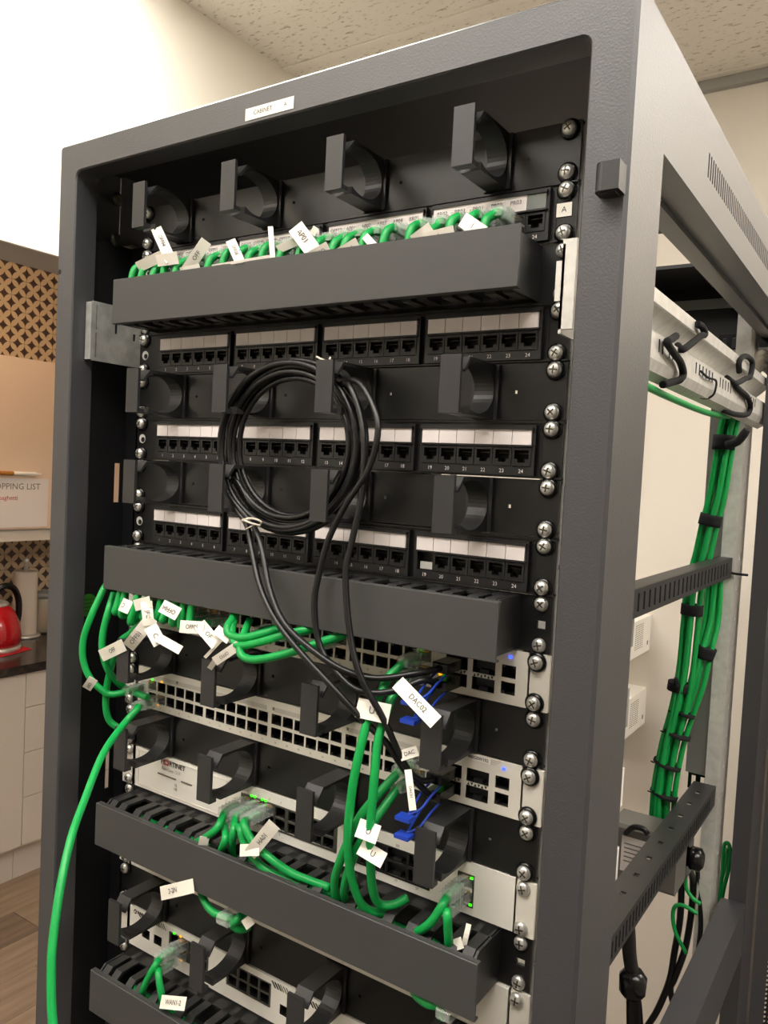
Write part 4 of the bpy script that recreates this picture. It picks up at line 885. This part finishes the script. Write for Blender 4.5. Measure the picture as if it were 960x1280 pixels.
wpart('band', MB().tube([(0.0445, -0.0550, -0.1749), (0.0553, -0.0600, -0.1786), (0.0580, -0.0560, -0.1788), (0.0580, -0.0540, -0.1759)], .0010, 6).mesh('band', 'rope_white'), tie)

# ============================================================ REAR CABLES
def strands(pts, k, rad, label, group, y0=None):
    P = [Vector(p) for p in pts]
    for i in range(k):
        a = 2*math.pi*i/(k-1) if i < k-1 else 0; rr_ = rad if i < k-1 else 0
        tw = .25*math.sin(i)
        pp = [p+Vector((math.cos(a+tw*j)*rr_, math.sin(a+tw*j)*rr_, random.uniform(-.001, .001))) for j, p in enumerate(P)]
        cable(label, pp, r=.0039, group=group, sub=4, n=7)
BA = [(.258, .55, -.155), (.252, .585, -.160), (0.2451, 0.6000, -0.1775), (0.2409, 0.6000, -0.2214), (0.2363, 0.6000, -0.2769), (0.2295, 0.6000, -0.3163), (0.2230, 0.6000, -0.3617), (0.2150, 0.6000, -0.4021), (0.2134, 0.6000, -0.4592), (0.2118, 0.6000, -0.5166), (0.2089, 0.6000, -0.5539), (0.2038, 0.6000, -0.5931), (0.1955, 0.6000, -0.6356), (0.1887, 0.6000, -0.7018), (0.1881, 0.6000, -0.7610), (0.1833, 0.6000, -0.8100), (0.1691, 0.6000, -0.8566)]
strands(BA, 8, .0098, 'green cable in the left rear bundle running the whole height', 'left rear bundle')
BB = [(0.2322, 0.6380, -0.3734), (0.2339, 0.6360, -0.4088), (0.2347, 0.6320, -0.4579), (0.2302, 0.6200, -0.4995), (0.2246, 0.6150, -0.5458), (0.2132, 0.6120, -0.5938), (0.2043, 0.6100, -0.6362), (0.1975, 0.6100, -0.7025), (0.1976, 0.6100, -0.7558), (0.1955, 0.6100, -0.8100)]
strands(BB, 7, .0090, 'green cable in the right rear bundle beside the zinc rail', 'right rear bundle')
def strap(label, p, d, r, h, grp='hook and loop straps', tail=None, m='velcro'):
    t = root('cable_strap', label, 'strap', p, grp)
    d = Vector(d).normalized(); q = Vector(p)
    wpart('band', MB().tube([q-d*h/2, q-d*h/6, q+d*h/6, q+d*h/2], r, 14, sub=1).mesh('band', m), t)
    if tail: wpart('tail', MB().tube(tail, [h*.28, h*.24], 6, sub=3).mesh('tail', m), t)
for p, q, r, h, lab, tl in [
    ((0.2407, 0.6000, -0.2028), (0.2390, 0.6000, -0.2546), .0150, .020, 'black strap at the top of the rear bundle with a long tail', [(0.2468, 0.5850, -0.2068), (0.2615, 0.5800, -0.2024), (0.2731, 0.5750, -0.1866)]),
    ((0.2302, 0.6000, -0.3107), (0.2226, 0.6000, -0.3561), .0150, .016, 'black strap on the rear bundle above the slotted bar', None),
    ((0.2142, 0.6000, -0.4386), (0.2128, 0.6000, -0.4821), .0150, .015, 'black strap on the left rear bundle just below the slotted bar', None),
    ((0.2031, 0.6000, -0.5504), (0.2001, 0.6000, -0.5880), .0150, .013, 'black strap on the left rear bundle near the crossing', [(0.2045, 0.5850, -0.5495), (0.2036, 0.5800, -0.5350)])]:
    strap(lab, p, Vector(q)-Vector(p), r, h, tail=tl)
strap('black strap on the right rear bundle where it turns left', (0.2313, 0.6200, -0.4994), Vector((0.2214, 0.6200, -0.5300))-Vector((0.2337, 0.6200, -0.4875)), .0145, .017)
for k, (p, nm) in enumerate((((0.2133, 0.6050, -0.5887), 'highest'), ((0.2044, 0.6050, -0.6197), 'second'), ((0.1941, 0.6050, -0.6666), 'third'), ((0.1925, 0.6050, -0.7106), 'fourth'), ((0.1917, 0.6050, -0.7676), 'lowest'))):
    p = Vector(p); strap('thin black zip tie on the joined rear bundles, %s of five' % nm, p, (.25, .05, 1), .0200 if k else .0145, .004, 'zip ties on the rear bundles', [p+Vector((-.016, -.010, .001)), p+Vector((-.020, -.013, .003))])
# straps hanging on the zinc channel
def ribbon(label, pts, r=.0035, grp='straps on the zinc channel'):
    t = root('cable_strap', label, 'strap', pts[0], grp); wpart('band', MB().tube(pts, r, 8).mesh('band', 'velcro'), t); return t
ribbon('black strap hung round the zinc channel near the front post', [(0.2750, 0.1712, -0.1315), (0.2770, 0.1453, -0.1394), (0.2780, 0.1316, -0.1438), (0.2780, 0.1550, -0.1491), (0.2770, 0.1835, -0.1527), (0.2770, 0.1980, -0.1610), (0.2760, 0.1949, -0.1673), (0.2720, 0.1856, -0.1706), (0.2680, 0.1633, -0.1761)])
ribbon('black strap looped over the top of the zinc channel', [(0.2680, 0.2071, -0.1341), (0.2750, 0.1974, -0.1396), (0.2760, 0.2311, -0.1276), (0.2770, 0.2577, -0.1170), (0.2770, 0.2744, -0.1126), (0.2770, 0.2619, -0.1076), (0.2740, 0.2508, -0.1063)])
ribbon('black strap near the rear end of the zinc channel', [(0.2680, 0.4427, -0.1345), (0.2750, 0.4653, -0.1385), (0.2760, 0.5199, -0.1259), (0.2770, 0.5464, -0.1196), (0.2760, 0.5564, -0.0997), (0.2740, 0.5151, -0.0985), (0.2750, 0.4756, -0.1111), (0.2740, 0.4859, -0.1223)])
ribbon('black strap hanging below the rear end of the zinc channel', [(0.2720, 0.4616, -0.1379), (0.2750, 0.4775, -0.1429), (0.2760, 0.5404, -0.1469), (0.2760, 0.5686, -0.1565), (0.2740, 0.5615, -0.1676), (0.2680, 0.5186, -0.1714), (0.2620, 0.4590, -0.1709)])
ribbon('thin black zip tie round the middle of the zinc channel', [(0.2740, 0.2818, -0.1484), (0.2750, 0.3119, -0.1511), (0.2750, 0.3520, -0.1495), (0.2750, 0.3514, -0.1600), (0.2720, 0.3519, -0.1660), (0.2660, 0.3419, -0.1696), (0.2620, 0.2860, -0.1705)], .0012)
ribbon('black zip tie tail on the rear zinc rail beside the slotted bar', [(0.2401, 0.6570, -0.3844), (0.2568, 0.6550, -0.3870), (0.2749, 0.6550, -0.3872)], .0018)
cable('green cable seen along the underside of the zinc channel', [(.262, .06, -.178), (.260, .2, -.181), (.258, .4, -.180), (.256, .54, -.172)], group=None)
for k in range(4):
    cable(('topmost', 'second', 'third', 'lowest')[k]+' beige cable in the bunch behind the rear end of the channel', [Vector(p)+Vector((0, .004*k, -.007*k)) for p in ((0.2514, 0.7200, -0.0968), (0.2583, 0.7000, -0.0728), (0.2674, 0.7000, -0.0662), (0.2771, 0.7200, -0.0764), (0.2961, 0.7400, -0.0954))], m='rope_white', r=.0045, group='beige cables at the rear', name='beige_cable')
# vertical power strip
t = root('power_strip', 'tall grey vertical power strip behind the green bundles', 'power strip', (.22, .72, -.71))
wpart('body', MB().prism_y([(.2, -.703), (.243, -.703), (.243, -.06), (.2, -.06)], .70, .735).mesh('body', 'grey_box'), t)
for zz, nm in ((-.0635, 0), (-.728, 1)):
    wpart('mounting_bracket', MB().plate(.204, .236, zz-.0 if nm else zz, zz+.027, [(.209, .215, zz+.006, zz+.021), (.222, .228, zz+.006, zz+.021)], lambda x, v, d: (x, .702+d, v), .002).mesh('mounting_bracket', 'gloss_black'), t)
# power supply brick behind the lower slotted bar
t = root('power_adapter', 'dark grey power adapter with a white rating label behind the lower slotted bar', 'power adapter', (.20, .52, -.80))
wpart('body', MB().bbox(.150, .238, .50, .56, -.805, -.728, .004).mesh('body', 'psu'), t)
wpart('rating_label', box_me('rating_label', 'label_white', .166, .205, .4990, .4998, -.790, -.742), t)
for k in range(5): wpart('printed_line', box_me('printed_line', 'ink_grey', .170, .198-.004*(k % 3), .4984, .4989, -.752-.006*k, -.7505-.006*k), t)
wpart('barcode', box_me('barcode', 'ink', .176, .190, .4984, .4989, -.788, -.782), t)
t = root('connector_block', 'black connector block hanging by the rear zinc rail', 'connector', (.235, .6, -.80))
wpart('body', MB().bbox(.212, .235, .57, .62, -.815, -.765, .005).mesh('body', 'gloss_black'), t); wpart('collar', MB().lathe([(.012, 0), (.016, .004), (.016, .016), (.010, .02)], 16, 'x', (.235, .59, -.785)).mesh('collar', 'gloss_black'), t)
bc = 'black power cables at the rear'
cable('black power cable falling from the connector block, left one', [(.222, .60, -.80), (0.2134, 0.6600, -0.8482), (0.2113, 0.6800, -0.9232), (0.2026, 0.7000, -0.9891), (0.1984, 0.7000, -1.0358), (0.1837, 0.7000, -1.0899), (0.1601, 0.7000, -1.1501), (0.1353, 0.7200, -1.2544)], m='black_cable', r=.0050, group=bc, name='power_cable')
cable('black power cable falling from the connector block, right one', [(.230, .60, -.80), (0.2295, 0.6600, -0.8490), (0.2268, 0.6800, -0.9102), (0.2175, 0.7000, -0.9795), (0.2053, 0.7000, -1.0304), (0.2004, 0.7000, -1.0478), (0.2069, 0.7000, -1.0722), (0.2214, 0.7000, -1.1097), (0.2365, 0.7000, -1.1927)], m='black_cable', r=.0050, group=bc, name='power_cable')
cable('black cable behind the zinc rail edge, going straight down', [(.229, .61, -.78), (0.2353, 0.6600, -0.8349), (0.2445, 0.6600, -0.9047), (0.2444, 0.6600, -0.9536), (0.2451, 0.6600, -1.0146), (0.2501, 0.6600, -1.1234)], m='black_cable', r=.0036, group=bc, name='power_cable')
t = cable('thick black power cable with a connector below the lower slotted bar', [(0.2142, 0.3500, -0.7470), (0.2212, 0.3500, -0.7829), (0.2251, 0.3500, -0.8140), (0.2307, 0.3500, -0.8416), (0.2350, 0.3500, -0.8927), (0.2396, 0.3500, -0.9485)], m='black_cable', r=.0085, name='power_cable')
wpart('connector', MB().lathe([(.010, -.016), (.015, -.010), (.016, .008), (.010, .016)], 14, 'z', (0.2309, 0.3500, -0.8454)).mesh('connector', 'gloss_black'), t)
cable('thin black cable beside the thick power cable', [(0.2214, 0.3600, -0.8165), (0.2336, 0.3600, -0.8601), (0.2397, 0.3600, -0.8963), (0.2453, 0.3600, -0.9520)], m='black_cable', r=.004, group=bc, name='power_cable')
cable('black cable loop on top of the power adapter', [(0.1731, 0.4900, -0.7346), (0.1830, 0.4900, -0.7229), (0.1956, 0.4900, -0.7214), (0.2022, 0.4900, -0.7270)], m='black_cable', r=.004, group=bc, name='power_cable')
cable('small green loop under the connector block, upper one', [(0.2227, 0.6400, -0.8334), (0.2252, 0.6400, -0.8543), (0.2351, 0.6400, -0.8666), (0.2465, 0.6400, -0.8710)], r=.0030)
cable('small green loop under the connector block, hook-shaped one', [(0.2431, 0.6400, -0.8866), (0.2225, 0.6400, -0.8818), (0.2115, 0.6400, -0.8869), (0.2091, 0.6400, -0.9036), (0.2153, 0.6400, -0.9269), (0.2317, 0.6400, -0.9512)], r=.0030)
cable('tall narrow green loop to the right of the rear zinc rail', [(0.2510, 0.7600, -0.9215), (0.2534, 0.7600, -0.8688), (0.2530, 0.7600, -0.8277), (0.2596, 0.7600, -0.8218), (0.2636, 0.7600, -0.8462), (0.2574, 0.7600, -0.8934), (0.2554, 0.7600, -0.9173)], r=.003)
cable('straight green cable to the right of the rear zinc rail', [(0.2427, 0.7800, -0.9463), (0.2472, 0.7800, -0.9051), (0.2541, 0.7800, -0.8635), (0.2558, 0.7800, -0.8368)], r=.003)
# ---- white vented boxes on the far wall
for z0, z1, lab in ((-.762, -.656, 'upper white vented box on the wall behind the rack'), (-.988, -.877, 'lower white vented box on the wall behind the rack')):
    t = root('wall_box', lab, 'box', (-.28, YB-.1, z0), 'white wall boxes')
    wpart('housing', MB().bbox(-.40, -.171, YB-.215, YB-.0005, z0, z1, .002).mesh('housing', 'white_box'), t)
    vm = MB().box(0, .0006, 0, .008, 0, .0022).mesh('vent_slot', 'ink_grey')
    for i in range(5):
        for j in range(12): wpart('vent_slot', vm, t, loc=(-.171, YB-.16+i*.0165, z0+.022+j*.0062))
    wpart('mark', box_me('mark', 'ink_grey', -.171, -.1704, YB-.035, YB-.025, z0+.02, z0+.032), t)
